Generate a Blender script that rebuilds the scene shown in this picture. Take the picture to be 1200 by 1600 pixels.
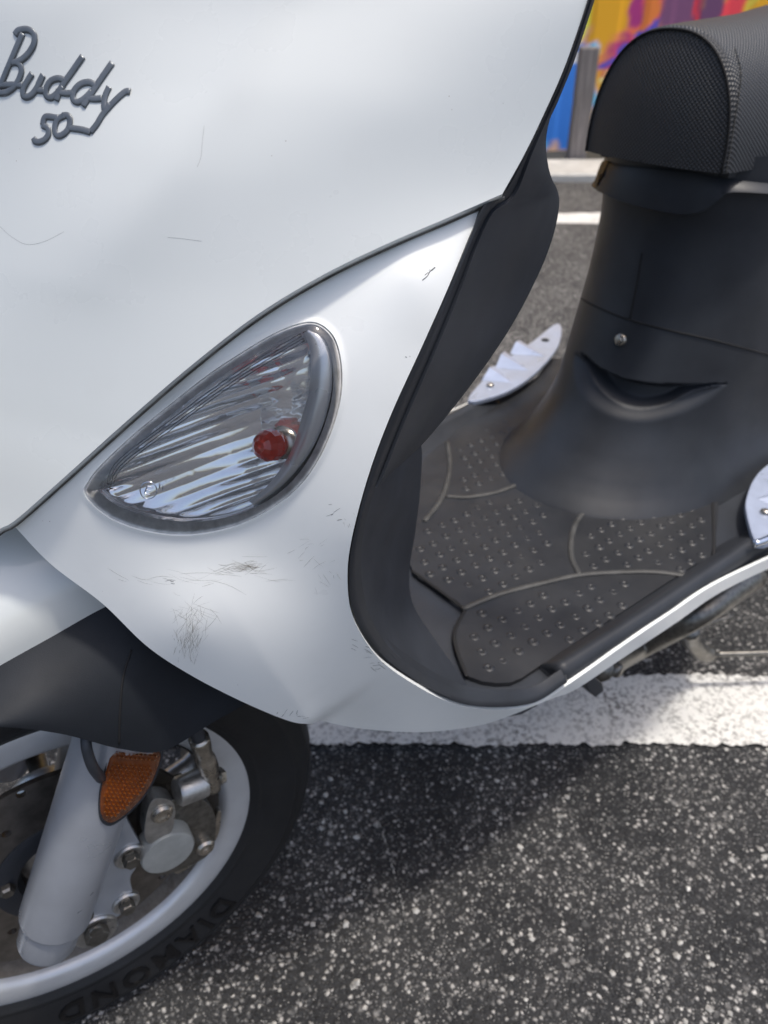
import bpy, bmesh, math, random
import numpy as np
from mathutils import Vector, Matrix
from mathutils.bvhtree import BVHTree
from mathutils.geometry import delaunay_2d_cdt

for o in list(bpy.data.objects):
    bpy.data.objects.remove(o)
random.seed(7); rng = np.random.default_rng(7)
scene = bpy.context.scene
COL = scene.collection

# ------------------------------------------------------------------ camera
# scooter frame (metres): s = rearward from the front axle, t = to the scooter's left, z = up ; world = (s, -t, z)
FPX = 1200.0; TH = math.radians(34); AZ = math.radians(38)
CAM = np.array([-.02, .445, .745])
RT = np.array([math.cos(AZ), math.sin(AZ), 0]); FH = np.array([math.sin(AZ), -math.cos(AZ), 0]); UP = np.array([0, 0, 1.])
FW = FH*math.cos(TH) - UP*math.sin(TH); DN = -FH*math.sin(TH) - UP*math.cos(TH)
def Wd(p): return Vector((p[0], -p[1], p[2]))
cd = bpy.data.cameras.new('camera'); cam = bpy.data.objects.new('camera', cd); COL.objects.link(cam)
cd.sensor_fit = 'VERTICAL'; cd.sensor_height = 36; cd.lens = 27; cd.clip_start = .02; cd.clip_end = 400
m = Matrix.Identity(4)
for i, v in enumerate((RT, -DN, -FW)):
    w = Wd(v); m[0][i], m[1][i], m[2][i] = w
m.translation = Wd(CAM); cam.matrix_world = m
cd.dof.use_dof = True; cd.dof.focus_distance = .37; cd.dof.aperture_fstop = 11.0
scene.camera = cam
# ------------------------------------------------------------------ light
SUN = np.array([.10, .20, .97]); SUN = SUN/np.linalg.norm(SUN)     # towards the sun, scooter frame
sv = Wd(SUN)
wd = bpy.data.worlds.new('World'); scene.world = wd; wd.use_nodes = True
nt = wd.node_tree; bg = nt.nodes['Background']; bg.inputs[1].default_value = .15
sky = nt.nodes.new('ShaderNodeTexSky'); sky.sky_type = 'NISHITA'; sky.sun_disc = False
sky.sun_elevation = math.asin(sv.z); sky.sun_rotation = math.atan2(sv.x, sv.y)
sky.air_density = .9; sky.dust_density = 4.0; sky.ozone_density = .5
nt.links.new(sky.outputs[0], bg.inputs[0])
sl = bpy.data.lights.new('sun', 'SUN'); so = bpy.data.objects.new('sun', sl); COL.objects.link(so)
sl.energy = 2.0; sl.angle = math.radians(5); sl.color = (1, .95, .87)
so.rotation_euler = sv.to_track_quat('Z', 'Y').to_euler()
vs = scene.view_settings; vs.view_transform = 'Standard'; vs.look = 'None'; vs.exposure = .42; vs.gamma = 1

# ------------------------------------------------------------------ geometry helpers
def ray(px, py): return FW + RT*(px-600)/FPX + DN*(py-800)/FPX
def at(px, py, s=None, t=None, z=None, d=None):
    r = ray(px, py)
    if s is not None: d = (s-CAM[0])/r[0]
    if t is not None: d = (t-CAM[1])/r[1]
    if z is not None: d = (z-CAM[2])/r[2]
    return CAM + r*d
def depth_of(p): return float((np.asarray(p)-CAM) @ FW)
def pix(p):
    v = np.asarray(p)-CAM; k = v @ FW
    return 600+FPX*(v @ RT)/k, 800+FPX*(v @ DN)/k
ST = math.radians(6.5)
WA = np.array([math.cos(ST), math.sin(ST), 0]); WB = np.array([-math.sin(ST), math.cos(ST), 0]); AX = np.array([0, 0, .208])
def wf(a, b, c): return AX + WA*a + WB*b + UP*c                    # wheel frame: back, left, up
def atb(px, py, b):
    r = ray(px, py); d = ((AX-CAM) @ WB + b)/(r @ WB); P = CAM + r*d - AX
    return np.array([P @ WA, P @ WB, P[2]])
def ground(r, f, z=0.):                                           # metres right / ahead of the point under the camera
    p = CAM + RT*r + FH*f; p[2] = z; return p

def cr(pts, n, closed=False):
    """Catmull-Rom (centripetal-ish) resample of a polyline to n points, even in arc length"""
    P = np.array(pts, float); m_ = len(P)
    if m_ == 2 and not closed: 
        return np.array([P[0]+(P[1]-P[0])*i/(n-1) for i in range(n)])
    out = []
    segs = m_ if closed else m_-1
    K = 16
    for i in range(segs):
        p1, p2 = P[i], P[(i+1) % m_]
        p0 = P[i-1] if (closed or i > 0) else 2*p1-p2
        p3 = P[(i+2) % m_] if (closed or i+2 < m_) else 2*p2-p1
        for k in range(K):
            u = k/K
            out.append(.5*((2*p1)+(-p0+p2)*u+(2*p0-5*p1+4*p2-p3)*u*u+(-p0+3*p1-3*p2+p3)*u**3))
    out.append(P[0] if closed else P[-1])
    out = np.array(out)
    L = np.r_[0, np.cumsum(np.linalg.norm(np.diff(out, axis=0), axis=1))]
    q = np.linspace(0, L[-1], n+1 if closed else n)
    if closed: q = q[:-1]
    return np.array([np.interp(q, L, out[:, k]) for k in range(P.shape[1])]).T

def tps(X, V, lam=0.0):
    X = np.array(X, float); V = np.array(V, float); mu = X.mean(0); sc = X.std()
    Q = (X-mu)/sc; n = len(Q)
    def U_(r2): return np.where(r2 > 1e-12, .5*r2*np.log(np.maximum(r2, 1e-12)), 0)
    D2 = ((Q[:, None]-Q[None])**2).sum(-1)
    A = np.zeros((n+3, n+3)); A[:n, :n] = U_(D2)+lam*np.eye(n); A[:n, n] = 1; A[:n, n+1:] = Q
    A[n, :n] = 1; A[n+1:, :n] = Q.T
    w = np.linalg.solve(A, np.r_[V, 0, 0, 0])
    def f(x):
        x = np.atleast_2d(np.array(x, float)); q = (x-mu)/sc
        d2 = ((q[:, None]-Q[None])**2).sum(-1)
        return U_(d2) @ w[:n] + w[n] + q @ w[n+1:]
    return f

def inpoly(P, poly):
    P = np.atleast_2d(P); x, y = P[:, 0], P[:, 1]; c = np.zeros(len(P), bool)
    px, py = poly[:, 0], poly[:, 1]; j = len(poly)-1
    for i in range(len(poly)):
        if py[i] != py[j]:
            k = ((py[i] > y) != (py[j] > y)) & (x < (px[j]-px[i])*(y-py[i])/(py[j]-py[i])+px[i]); c ^= k
        j = i
    return c

def dist_poly(P, poly):
    A = poly; B = np.roll(poly, -1, 0); best = np.full(len(P), 1e9)
    for a, b in zip(A, B):
        ab = b-a; L = ab @ ab
        if L < 1e-14: continue
        u = np.clip(((P-a) @ ab)/L, 0, 1); best = np.minimum(best, np.linalg.norm(P-a-u[:, None]*ab, axis=1))
    return best

def fill2d(outline, holes, step, rings=()):
    """triangulated domain: outline / holes already sampled, interior grid of the given step"""
    loops = [np.array(outline)] + [np.array(h) for h in holes]
    lo, hi = loops[0].min(0), loops[0].max(0)
    gx, gy = np.meshgrid(np.arange(lo[0]+step*.5, hi[0], step), np.arange(lo[1]+step*.5, hi[1], step))
    G = np.c_[gx.ravel(), gy.ravel()]
    keep = inpoly(G, loops[0])
    for h in loops[1:]: keep &= ~inpoly(G, h)
    G = G[keep]
    RG = []
    for l in loops:
        for j, k_ in enumerate(rings):
            T = np.roll(l, -1, 0)-np.roll(l, 1, 0); T /= np.linalg.norm(T, axis=1)[:, None]+1e-9; Nn = np.c_[-T[:, 1], T[:, 0]]
            for sg in (1, -1):
                q = l+Nn*k_*sg; ok = inpoly(q, loops[0])
                for h in loops[1:]: ok &= ~inpoly(q, h)
                q = q[ok]
                if len(q): RG.append(q[dist_poly(q, l) > k_*.9])
    for l in loops: G = G[dist_poly(G, l) > (max(rings)+step*.5 if rings else step*.55)]
    if RG: G = np.vstack([G]+RG)
    V = []; E = []
    for l in loops:
        k = len(V); V += [tuple(p) for p in l]; E += [(k+i, k+(i+1) % len(l)) for i in range(len(l))]
    V += [tuple(p) for p in G]
    vv, ee, ff, *_ = delaunay_2d_cdt([Vector(v) for v in V], E, [], 0, 1e-7)
    vv = np.array([(v.x, v.y) for v in vv]); cen = np.array([vv[list(f)].mean(0) for f in ff])
    ok = inpoly(cen, loops[0])
    for h in loops[1:]: ok &= ~inpoly(cen, h)
    return vv, [tuple(f) for f, k in zip(ff, ok) if k]

class MB:
    def __init__(self): self.v = []; self.f = []
    def add(self, V, Fc):
        k = len(self.v); self.v += [tuple(p) for p in V]; self.f += [tuple(k+i for i in f) for f in Fc]; return self
    def grid(self, rows, closed=False, flip=False):
        n = len(rows[0]); V = [p for r in rows for p in r]; Fc = []
        for i in range(len(rows)-1):
            for j in range(n if closed else n-1):
                j2 = (j+1) % n; q = (i*n+j, i*n+j2, (i+1)*n+j2, (i+1)*n+j); Fc.append(q[::-1] if flip else q)
        return self.add(V, Fc)
    def fan(self, loop, flip=False):
        c = np.mean(np.array(loop), 0); n = len(loop)
        return self.add(list(loop)+[c], [((i+1) % n, i, n) if flip else (i, (i+1) % n, n) for i in range(n)])
    def tube(self, path, r, seg=10, cap=True, squash=1.0, nrm=None):
        P = np.array(path, float); n = len(P); rr = np.full(n, r) if np.isscalar(r) else np.array(r)
        T = np.gradient(P, axis=0); T /= np.linalg.norm(T, axis=1)[:, None]
        a = np.array(nrm if nrm is not None else (0, 0, 1.))
        if nrm is None and abs(T[0] @ a) > .9: a = np.array((1., 0, 0))
        rows = []
        N = a
        for i in range(n):
            N = (nrm if nrm is not None else N); N = N-T[i]*(N @ T[i]); N = N/np.linalg.norm(N); B = np.cross(T[i], N)
            rows.append([P[i]+rr[i]*(math.cos(q)*B+math.sin(q)*N*squash) for q in np.linspace(0, 2*math.pi, seg, endpoint=False)])
        self.grid(rows, True)
        if cap: self.fan(rows[0], True); self.fan(rows[-1])
        return self
    def lathe(self, prof, frame, seg=64, a0=0, a1=2*math.pi):
        """prof: (radius, offset) ; frame(a, b, c) with the axis along b"""
        full = abs(a1-a0-2*math.pi) < 1e-6
        rows = []
        for q in np.linspace(a0, a1, seg, endpoint=not full):
            rows.append([frame(r*math.cos(q), b, r*math.sin(q)) for r, b in prof])
        if full: rows.append(rows[0])
        return self.grid(rows)
    def box(self, c, ax, ay, az):
        c, ax, ay, az = map(np.array, (c, ax, ay, az))
        V = [c+i*ax+j*ay+k*az for i in (-1, 1) for j in (-1, 1) for k in (-1, 1)]
        return self.add(V, [(0, 1, 3, 2), (4, 6, 7, 5), (0, 4, 5, 1), (2, 3, 7, 6), (0, 2, 6, 4), (1, 5, 7, 3)])
    def build(self, name, mat, parent=None, smooth=True, weld=True, solid=0, bevel=0, mirror=False, sub=0, offset=-1, angle=None):
        me = bpy.data.meshes.new(name)
        V = [(p[0], p[1] if mirror else -p[1], p[2]) for p in self.v]
        me.from_pydata(V, [], self.f)
        bm = bmesh.new(); bm.from_mesh(me)
        if weld: bmesh.ops.remove_doubles(bm, verts=bm.verts, dist=1e-5)
        bmesh.ops.recalc_face_normals(bm, faces=bm.faces)
        bm.to_mesh(me); bm.free()
        if smooth: me.polygons.foreach_set('use_smooth', [True]*len(me.polygons))
        o = bpy.data.objects.new(name, me); COL.objects.link(o); me.materials.append(mat)
        if parent:
            o.parent = parent
            if parent.type == 'EMPTY': o.matrix_parent_inverse = Matrix.Translation(parent.location).inverted()
        if solid:
            md = o.modifiers.new('thickness', 'SOLIDIFY'); md.thickness = solid; md.offset = offset
            if smooth:
                md = o.modifiers.new('edges', 'EDGE_SPLIT'); md.split_angle = math.radians(42)
        if bevel:
            md = o.modifiers.new('bevel', 'BEVEL'); md.width = bevel; md.segments = 2; md.limit_method = 'ANGLE'; md.angle_limit = math.radians(40)
        if sub:
            md = o.modifiers.new('sub', 'SUBSURF'); md.levels = sub; md.render_levels = sub
        if angle and smooth:
            try:
                me.set_sharp_from_angle(angle=math.radians(angle))
            except Exception: pass
        return o
def orient(o, toward):
    """make an open sheet face a point (scooter frame)"""
    me = o.data; T = Wd(toward); sgn = 0
    for p in me.polygons: sgn += p.normal.dot(T-p.center)*p.area
    if sgn < 0: me.flip_normals()
    return o
def bvh_of(o):
    me = o.data
    return BVHTree.FromPolygons([v.co for v in me.vertices], [tuple(p.vertices) for p in me.polygons])
def hit(px, py, bv):
    d = Wd(ray(px, py)).normalized(); loc, n, i, dist = bv.ray_cast(Wd(CAM), d)
    if loc is None: return None, None
    if n.dot(d) > 0: n = -n
    return np.array([loc.x, -loc.y, loc.z]), np.array([n.x, -n.y, n.z])
def tag(o, label=None, cat=None, group=None, kind=None):
    if label: o['label'] = label
    if cat: o['category'] = cat
    if group: o['group'] = group
    if kind: o['kind'] = kind
    return o
def empty(name, loc):
    e = bpy.data.objects.new(name, None); COL.objects.link(e); e.location = Wd(loc); e.empty_display_size = .05; return e

# ------------------------------------------------------------------ materials
class N:
    def __init__(self, name):
        self.m = bpy.data.materials.new(name); self.m.use_nodes = True; self.t = self.m.node_tree
        self.b = self.t.nodes['Principled BSDF']; self.out = self.t.nodes['Material Output']
        self.tc = self.t.nodes.new('ShaderNodeTexCoord').outputs['Object']
    def n(self, typ, **kw):
        x = self.t.nodes.new(typ)
        for k, v in kw.items(): setattr(x, k, v)
        return x
    def l(self, a, b): self.t.links.new(a, b)
    def set(self, **kw):
        names = dict(col='Base Color', rough='Roughness', metal='Metallic', coat='Coat Weight', coatr='Coat Roughness', spec='Specular IOR Level', trans='Transmission Weight', ior='IOR', sheen='Sheen Weight', emit='Emission Color', es='Emission Strength')
        for k, v in kw.items():
            i = self.b.inputs[names[k]]
            if k in ('col', 'emit'): v = (*v, 1)
            i.default_value = v
        return self
    def noise(self, scale, detail=4, rough=.5, vec=None, dist=0):
        x = self.n('ShaderNodeTexNoise'); x.inputs['Scale'].default_value = scale; x.inputs['Detail'].default_value = detail
        x.inputs['Roughness'].default_value = rough; x.inputs['Distortion'].default_value = dist
        self.l(vec or self.tc, x.inputs['Vector']); return x.outputs['Fac']
    def vor(self, scale, feature='F1', out='Distance', vec=None, rand=1.):
        x = self.n('ShaderNodeTexVoronoi', feature=feature); x.inputs['Scale'].default_value = scale; x.inputs['Randomness'].default_value = rand
        self.l(vec or self.tc, x.inputs['Vector']); return x.outputs[out]
    def ramp(self, fac, stops, interp='LINEAR'):
        x = self.n('ShaderNodeValToRGB'); x.color_ramp.interpolation = interp; e = x.color_ramp.elements
        while len(e) < len(stops): e.new(.5)
        for el, (p, c) in zip(e, stops):
            el.position = p; el.color = (*c, 1) if not np.isscalar(c) else (c, c, c, 1)
        self.l(fac, x.inputs[0]); return x.outputs[0]
    def mix(self, fac, a, b, typ='MIX'):
        x = self.n('ShaderNodeMix', data_type='RGBA', blend_type=typ)
        for i, v in ((0, fac), (6, a), (7, b)):
            if isinstance(v, bpy.types.NodeSocket): self.l(v, x.inputs[i])
            elif i == 0: x.inputs[0].default_value = v
            else: x.inputs[i].default_value = (*v, 1)
        return x.outputs[2]
    def math(self, op, a, b=None):
        x = self.n('ShaderNodeMath', operation=op)
        for i, v in enumerate((a, b)):
            if v is None: continue
            if isinstance(v, bpy.types.NodeSocket): self.l(v, x.inputs[i])
            else: x.inputs[i].default_value = v
        return x.outputs[0]
    def col(self, s): self.l(s, self.b.inputs['Base Color']); return self
    def rough(self, s): self.l(s, self.b.inputs['Roughness']); return self
    def bump(self, h, strength=.3, dist=.001, prev=None):
        x = self.n('ShaderNodeBump'); x.inputs['Strength'].default_value = strength; x.inputs['Distance'].default_value = dist
        self.l(h, x.inputs['Height'])
        if prev: self.l(prev, x.inputs['Normal'])
        self.l(x.outputs[0], self.b.inputs['Normal']); return x.outputs[0]

M = {}
def simple(name, col, rough, metal=0., coat=0., nscale=60, var=.15, bump=0, bscale=800, spec=.5, rvar=.08):
    k = N(name).set(rough=rough, metal=metal, coat=coat, spec=spec)
    n_ = k.noise(nscale, 5, .6)
    c = np.array(col)
    k.col(k.ramp(n_, [(.3, tuple(c*(1-var))), (.7, tuple(np.minimum(c*(1+var), 1)))]))
    k.rough(k.ramp(k.noise(nscale*.5, 4), [(.3, max(rough-rvar, .02)), (.7, rough+rvar)]))
    if bump: k.bump(k.noise(bscale, 3), bump, .0006)
    M[name] = k.m; return k
# white bodywork: gloss paint with faint dust and pits
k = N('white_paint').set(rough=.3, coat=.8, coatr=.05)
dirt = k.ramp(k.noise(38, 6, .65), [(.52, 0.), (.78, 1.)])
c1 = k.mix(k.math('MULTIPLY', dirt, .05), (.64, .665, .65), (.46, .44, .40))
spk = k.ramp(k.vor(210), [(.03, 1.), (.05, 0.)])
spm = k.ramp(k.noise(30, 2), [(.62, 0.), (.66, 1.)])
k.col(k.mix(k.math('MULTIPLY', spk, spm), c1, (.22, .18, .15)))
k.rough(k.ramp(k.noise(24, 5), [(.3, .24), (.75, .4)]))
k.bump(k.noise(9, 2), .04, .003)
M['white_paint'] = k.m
# lower panel: lighter white base, weaker and rougher coat
k = N('white_plastic').set(rough=.34, coat=.25, coatr=.15)
dirt = k.ramp(k.noise(45, 6, .65), [(.5, 0.), (.8, 1.)])
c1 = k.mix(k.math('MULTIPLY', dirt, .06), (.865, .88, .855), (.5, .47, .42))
spk = k.ramp(k.vor(190), [(.03, 1.), (.05, 0.)]); spm = k.ramp(k.noise(36, 2), [(.64, 0.), (.67, 1.)])
k.col(k.mix(k.math('MULTIPLY', spk, spm), c1, (.2, .12, .09)))
k.rough(k.ramp(k.noise(30, 5), [(.3, .27), (.75, .42)]))
M['white_plastic'] = k.m
def blackp(name, col, rough, spec=.5, grain=.25, gs=1400, dust=.0):
    k = N(name).set(rough=rough, spec=spec)
    c = np.array(col); n_ = k.noise(25, 5, .6)
    base = k.ramp(n_, [(.3, tuple(c*.85)), (.7, tuple(c*1.2))])
    if dust:
        d_ = k.math('MULTIPLY', k.ramp(k.noise(14, 6, .7), [(.42, 0.), (.75, 1.)]), dust)
        base = k.mix(d_, base, (.13, .125, .115))
    k.col(base); k.rough(k.ramp(k.noise(18, 4), [(.3, rough-.06), (.7, rough+.08)]))
    k.bump(k.noise(gs, 2), grain, .0004); M[name] = k.m
blackp('black_plastic', (.030, .034, .042), .42)
blackp('black_smooth', (.024, .027, .033), .44, grain=.18, spec=.4, dust=.06)
blackp('black_fender', (.012, .0145, .019), .65, spec=.3)
blackp('mat_rubber', (.015, .0165, .020), .46, dust=.14)
blackp('tyre_rubber', (.014, .0145, .016), .5, spec=.4, grain=.4, gs=500, dust=.06)
blackp('tyre_letter', (.004, .004, .005), .3, grain=.1)
blackp('dark_gap', (.006, .006, .007), .8)
# seat cover: fine woven vinyl grain (relief, with hollows darker in colour)
k = N('seat_vinyl').set(rough=.42, col=(.030, .032, .035))
wv = k.n('ShaderNodeTexVoronoi', feature='F1'); wv.inputs['Scale'].default_value = 1; wv.inputs['Randomness'].default_value = .0
uv = k.n('ShaderNodeAttribute', attribute_name='weave', attribute_type='GEOMETRY')
k.l(uv.outputs['Vector'], wv.inputs['Vector'])
hgt = k.ramp(wv.outputs['Distance'], [(.1, 1.), (.6, 0.)])
k.bump(hgt, .7, .0010)
k.col(k.mix(hgt, (.018, .019, .021), (.044, .046, .05)))
M['seat_vinyl'] = k.m
simple('seat_thread', (.03, .03, .032), .6)
simple('fork_silver', (.50, .53, .58), .32, metal=.55, var=.05, nscale=40)
simple('rim_silver', (.64, .65, .66), .34, metal=.4, var=.05, nscale=50)
k = N('rim_dirty').set(rough=.6, metal=.3)
k.col(k.ramp(k.noise(60, 6, .7), [(.3, (.10, .085, .07)), (.75, (.30, .28, .25))])); k.bump(k.noise(400, 3), .3, .0006); M['rim_dirty'] = k.m
simple('cast_alloy', (.50, .49, .47), .35, metal=.85, var=.25, nscale=120, bump=.25, bscale=500)
simple('caliper_paint', (.42, .43, .41), .4, metal=.25, var=.12, nscale=80)
simple('steel', (.50, .46, .40), .3, metal=.95, var=.3, nscale=200)
simple('dark_steel', (.22, .21, .19), .4, metal=.9, var=.35, nscale=200)
simple('disc_steel', (.24, .22, .20), .38, metal=.9, var=.25, nscale=90)
simple('chrome', (.72, .76, .84), .16, metal=1., var=.08, nscale=30)
simple('foot_plate', (.46, .52, .66), .34, metal=.35, var=.08, nscale=60)
simple('badge_metal', (.15, .165, .18), .36, metal=.5, var=.15, nscale=120)
k = N('scuff').set(col=(.42, .385, .32), rough=.8); k.b.inputs['Alpha'].default_value = .45; M['scuff'] = k.m
k = N('scuff_dark').set(col=(.10, .09, .08), rough=.7); k.b.inputs['Alpha'].default_value = .42; M['scuff_dark'] = k.m
simple('rib_rubber', (.055, .055, .053), .6, var=.4)
simple('bezel_satin', (.70, .70, .70), .3, metal=.5, var=.04)
simple('gasket', (.62, .61, .59), .4, var=.25, nscale=160)
k = N('amber').set(col=(.62, .15, .012), rough=.12, coat=1.); k.b.inputs['Coat Roughness'].default_value = .03
k.col(k.ramp(k.noise(160, 3), [(.3, (.10, .022, .003)), (.7, (.18, .045, .006))])); M['amber'] = k.m
k = N('amber_bright').set(col=(.60, .20, .03), rough=.1, coat=1.); M['amber_bright'] = k.m
k = N('bulb_red').set(col=(.90, .10, .06), rough=.05, coat=1., trans=.6, ior=1.3); M['bulb_red'] = k.m
k = N('reflector_chrome').set(col=(.97, .97, .97), rough=.07, metal=.8); k.bump(k.noise(70, 2, .5, dist=.6), .10, .003); M['reflector_chrome'] = k.m
# clear lens: thin clear plastic (lets light straight through, mirrors the sky by Fresnel)
k = N('clear_lens'); tr = k.n('ShaderNodeBsdfTransparent'); gl = k.n('ShaderNodeBsdfGlossy'); gl.inputs['Roughness'].default_value = .03
tr.inputs[0].default_value = (.98, .98, .985, 1)
fr = k.n('ShaderNodeFresnel'); fr.inputs['IOR'].default_value = 1.55
bp = k.n('ShaderNodeBump'); bp.inputs['Strength'].default_value = .25; bp.inputs['Distance'].default_value = .002
k.l(k.noise(60, 3, .5), bp.inputs['Height']); k.l(bp.outputs[0], gl.inputs['Normal']); k.l(bp.outputs[0], fr.inputs['Normal'])
mx = k.n('ShaderNodeMixShader'); k.l(fr.outputs[0], mx.inputs[0]); k.l(tr.outputs[0], mx.inputs[1]); k.l(gl.outputs[0], mx.inputs[2])
k.l(mx.outputs[0], k.out.inputs[0]); M['clear_lens'] = k.m
# asphalt
def asphalt(name, lift_):
    k = N(name).set(rough=.85)
    big = k.ramp(k.noise(6.5, 6, .7), [(.42, 0.), (.66, 1.)])
    warp = k.n('ShaderNodeMixRGB', blend_type='ADD'); warp.inputs[0].default_value = .005
    wn_ = k.n('ShaderNodeTexNoise'); wn_.inputs['Scale'].default_value = 150; k.l(k.tc, wn_.inputs['Vector']); k.l(k.tc, warp.inputs[1]); k.l(wn_.outputs['Color'], warp.inputs[2])
    def stones(sc, edge, stops):
        d_ = k.vor(sc, vec=warp.outputs[0]); c_ = k.n('ShaderNodeSeparateColor'); k.l(k.vor(sc, out='Color', vec=warp.outputs[0]), c_.inputs[0])
        r_ = k.math('ADD', c_.outputs[0], k.math('MULTIPLY', big, .20)); r_ = k.math('ADD', r_, lift_)
        return k.ramp(d_, [(edge, 1.), (edge+.28, 0.)]), k.ramp(r_, stops), c_.outputs[2]
    m0, c0, p0 = stones(105, .25, [(0., (.012, .0125, .014)), (.60, (.03, .031, .033)), (.85, (.10, .10, .098)), (1., (.30, .29, .275))])
    m1, c1, p1 = stones(205, .24, [(0., (.011, .0115, .013)), (.55, (.026, .027, .029)), (.72, (.08, .08, .08)), (.92, (.22, .215, .205)), (1., (.52, .50, .47))])
    m2, c2, p2 = stones(430, .22, [(0., (.008, .0085, .010)), (.5, (.024, .025, .027)), (.8, (.10, .10, .10)), (1., (.36, .35, .33))])
    colr = k.mix(m2, (.011, .0115, .013), c2); colr = k.mix(m1, colr, c1); colr = k.mix(k.math('MULTIPLY', m0, k.ramp(p0, [(.55, 0.), (.6, .85)])), colr, c0)
    colr = k.mix(k.math('MULTIPLY', big, .10), colr, (.22, .215, .205))
    k.col(colr); k.bump(k.math('ADD', k.math('MULTIPLY', m1, .7), k.math('MULTIPLY', m2, .4)), .8, .004)
    M[name] = k.m
asphalt('asphalt', .02); asphalt('pale_asphalt', .22)  # second one is the same mix with paler stones
k = N('line_paint').set(rough=.7)
por = k.ramp(k.noise(170, 4, .7), [(.40, 1.), (.52, 0.)]); w2 = k.ramp(k.noise(14, 3), [(.3, .35), (.7, .95)])
k.col(k.mix(k.math('MULTIPLY', por, w2), (.74, .73, .69), (.16, .155, .145))); k.bump(k.noise(220, 4, .7), .8, .003); M['line_paint'] = k.m
simple('stone_chip', (.36, .35, .325), .75, var=.75, nscale=90)
simple('dark_soil', (.035, .035, .03), .9, var=.5, nscale=25, bump=.6, bscale=60)
simple('gap_brown', (.10, .095, .085), .9, var=.6, nscale=90)
simple('concrete', (.46, .45, .42), .85, var=.2, nscale=12, bump=.4, bscale=120)
k = N('old_wood').set(rough=.85)
mp = k.n('ShaderNodeMapping'); mp.inputs['Scale'].default_value = (60, 60, 3); k.l(k.tc, mp.inputs[0])
wn = k.noise(1.5, 5, .65, vec=mp.outputs[0])
k.col(k.ramp(wn, [(.25, (.08, .075, .07)), (.5, (.19, .17, .16)), (.8, (.33, .30, .29))])); k.bump(wn, .6, .004); M['old_wood'] = k.m
k = N('mural').set(rough=.6)
va = k.n('ShaderNodeVertexColor', layer_name='paint'); k.col(va.outputs[0]); M['mural'] = k.m

# ================================================================== setting
def sheet(name, pts, mat, z):
    mb = MB(); mb.add([(p[0], p[1], z) for p in pts], [tuple(range(len(pts)))]); o = mb.build(name, mat, smooth=False)
    if o.data.polygons[0].normal.z < 0: o.data.flip_normals()
    return o
road = sheet('road_lane', [ground(*q) for q in ((-8, 1.28), (8, 1.28), (8, 4.2), (-8, 4.2))], M['pale_asphalt'], .002); tag(road, 'pale grey asphalt lane behind the scooter', 'road', kind='structure')
asph = sheet('asphalt_ground', [ground(*q) for q in ((-150, -150), (150, -150), (150, 200), (-150, 200))], M['asphalt'], 0)
tag(asph, 'dark weathered asphalt of the car park', 'ground', kind='structure')
def stripe(name, f0, f1, r0, r1, z, label, n=420, amp=.004, seg=.004):
    """a painted line with a ragged edge, running across the view"""
    xs = np.linspace(r0, r1, n)
    def rag(): 
        w = rng.normal(0, 1, n); w = np.convolve(w, np.ones(3)/3, 'same')*amp + np.convolve(rng.normal(0, 1, n), np.ones(25)/5, 'same')*amp*.35
        return w
    a = [ground(x, f0+d, z) for x, d in zip(xs, rag())]; b = [ground(x, f1+d, z) for x, d in zip(xs, rag())]
    mb = MB(); mb.grid([a, b]); o = mb.build(name, M['line_paint'], smooth=False)
    if o.data.polygons[0].normal.z < 0: o.data.flip_normals()
    return tag(o, label, 'road marking', kind='structure')
def fdist(py, z=0.): r = ray(600, py); d = (z-CAM[2])/r[2]; return float((r*d) @ FH)
stripe('painted_line', fdist(1166), fdist(1058), -1.6, 2.2, .004, 'wide white painted bay line running beneath the scooter', n=1500, amp=.0028)
stripe('painted_line', fdist(351), fdist(334), -5, 6, .004, 'far white painted line seen between shield and seat', n=500, amp=.008)
# loose pale aggregate in the asphalt surface
mb = MB()
cnt = 0
hash_ = rng.random((64, 64))
for i in range(52000):
    f = .12 + rng.random()**1.5*1.7; r = rng.uniform(-.75, 1.5)
    cl = hash_[int((f+3)*9) % 64, int((r+3)*9) % 64]*.6 + hash_[int((f+3)*23) % 64, int((r+3)*23) % 64]*.6
    if rng.random() > .9*cl**4.2: continue
    onl = fdist(1168) < f < fdist(1056)
    if onl and rng.random() < .8: continue
    sz = .0007 + .0034*rng.random()**5
    c = ground(r, f, sz*rng.uniform(-.2, .35)); a = rng.uniform(0, 6.3)
    V = []
    for q in range(5): V.append(c + np.array([math.cos(a+q*1.257), math.sin(a+q*1.257), 0])*sz*rng.uniform(.7, 1.25) + UP*sz*rng.uniform(-.2, .25))
    V += [c + np.array([rng.uniform(-.3, .3), rng.uniform(-.3, .3), rng.uniform(.5, .9)])*sz]
    mb.add(V, [(q, (q+1) % 5, 5) for q in range(5)]); cnt += 1
chips = mb.build('stone_chips', M['stone_chip'], smooth=False, weld=False)
tag(chips, 'pale stone chips worn bare in the asphalt surface', 'gravel', kind='stuff')

sc_px = cr(np.array([(592, 1282), (604, 1322), (616, 1365), (626, 1405), (634, 1438)], float), 60); mb = MB()
for i, (px, py) in enumerate(sc_px):
    if rng.random() < .25: continue
    c = at(px+rng.normal(0, .8), py, z=.0012); r_ = rng.uniform(.0006, .0012); mb.add([c+np.array([r_, 0, 0]), c+np.array([0, r_, 0]), c+np.array([-r_, 0, 0]), c+np.array([0, -r_, 0]), c+UP*r_], [(0, 1, 4), (1, 2, 4), (2, 3, 4), (3, 0, 4)])
o = mb.build('score_mark', M['stone_chip'], smooth=False, weld=False); tag(o, 'faint pale score mark scratched across the asphalt', 'scratch', kind='stuff')
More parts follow.
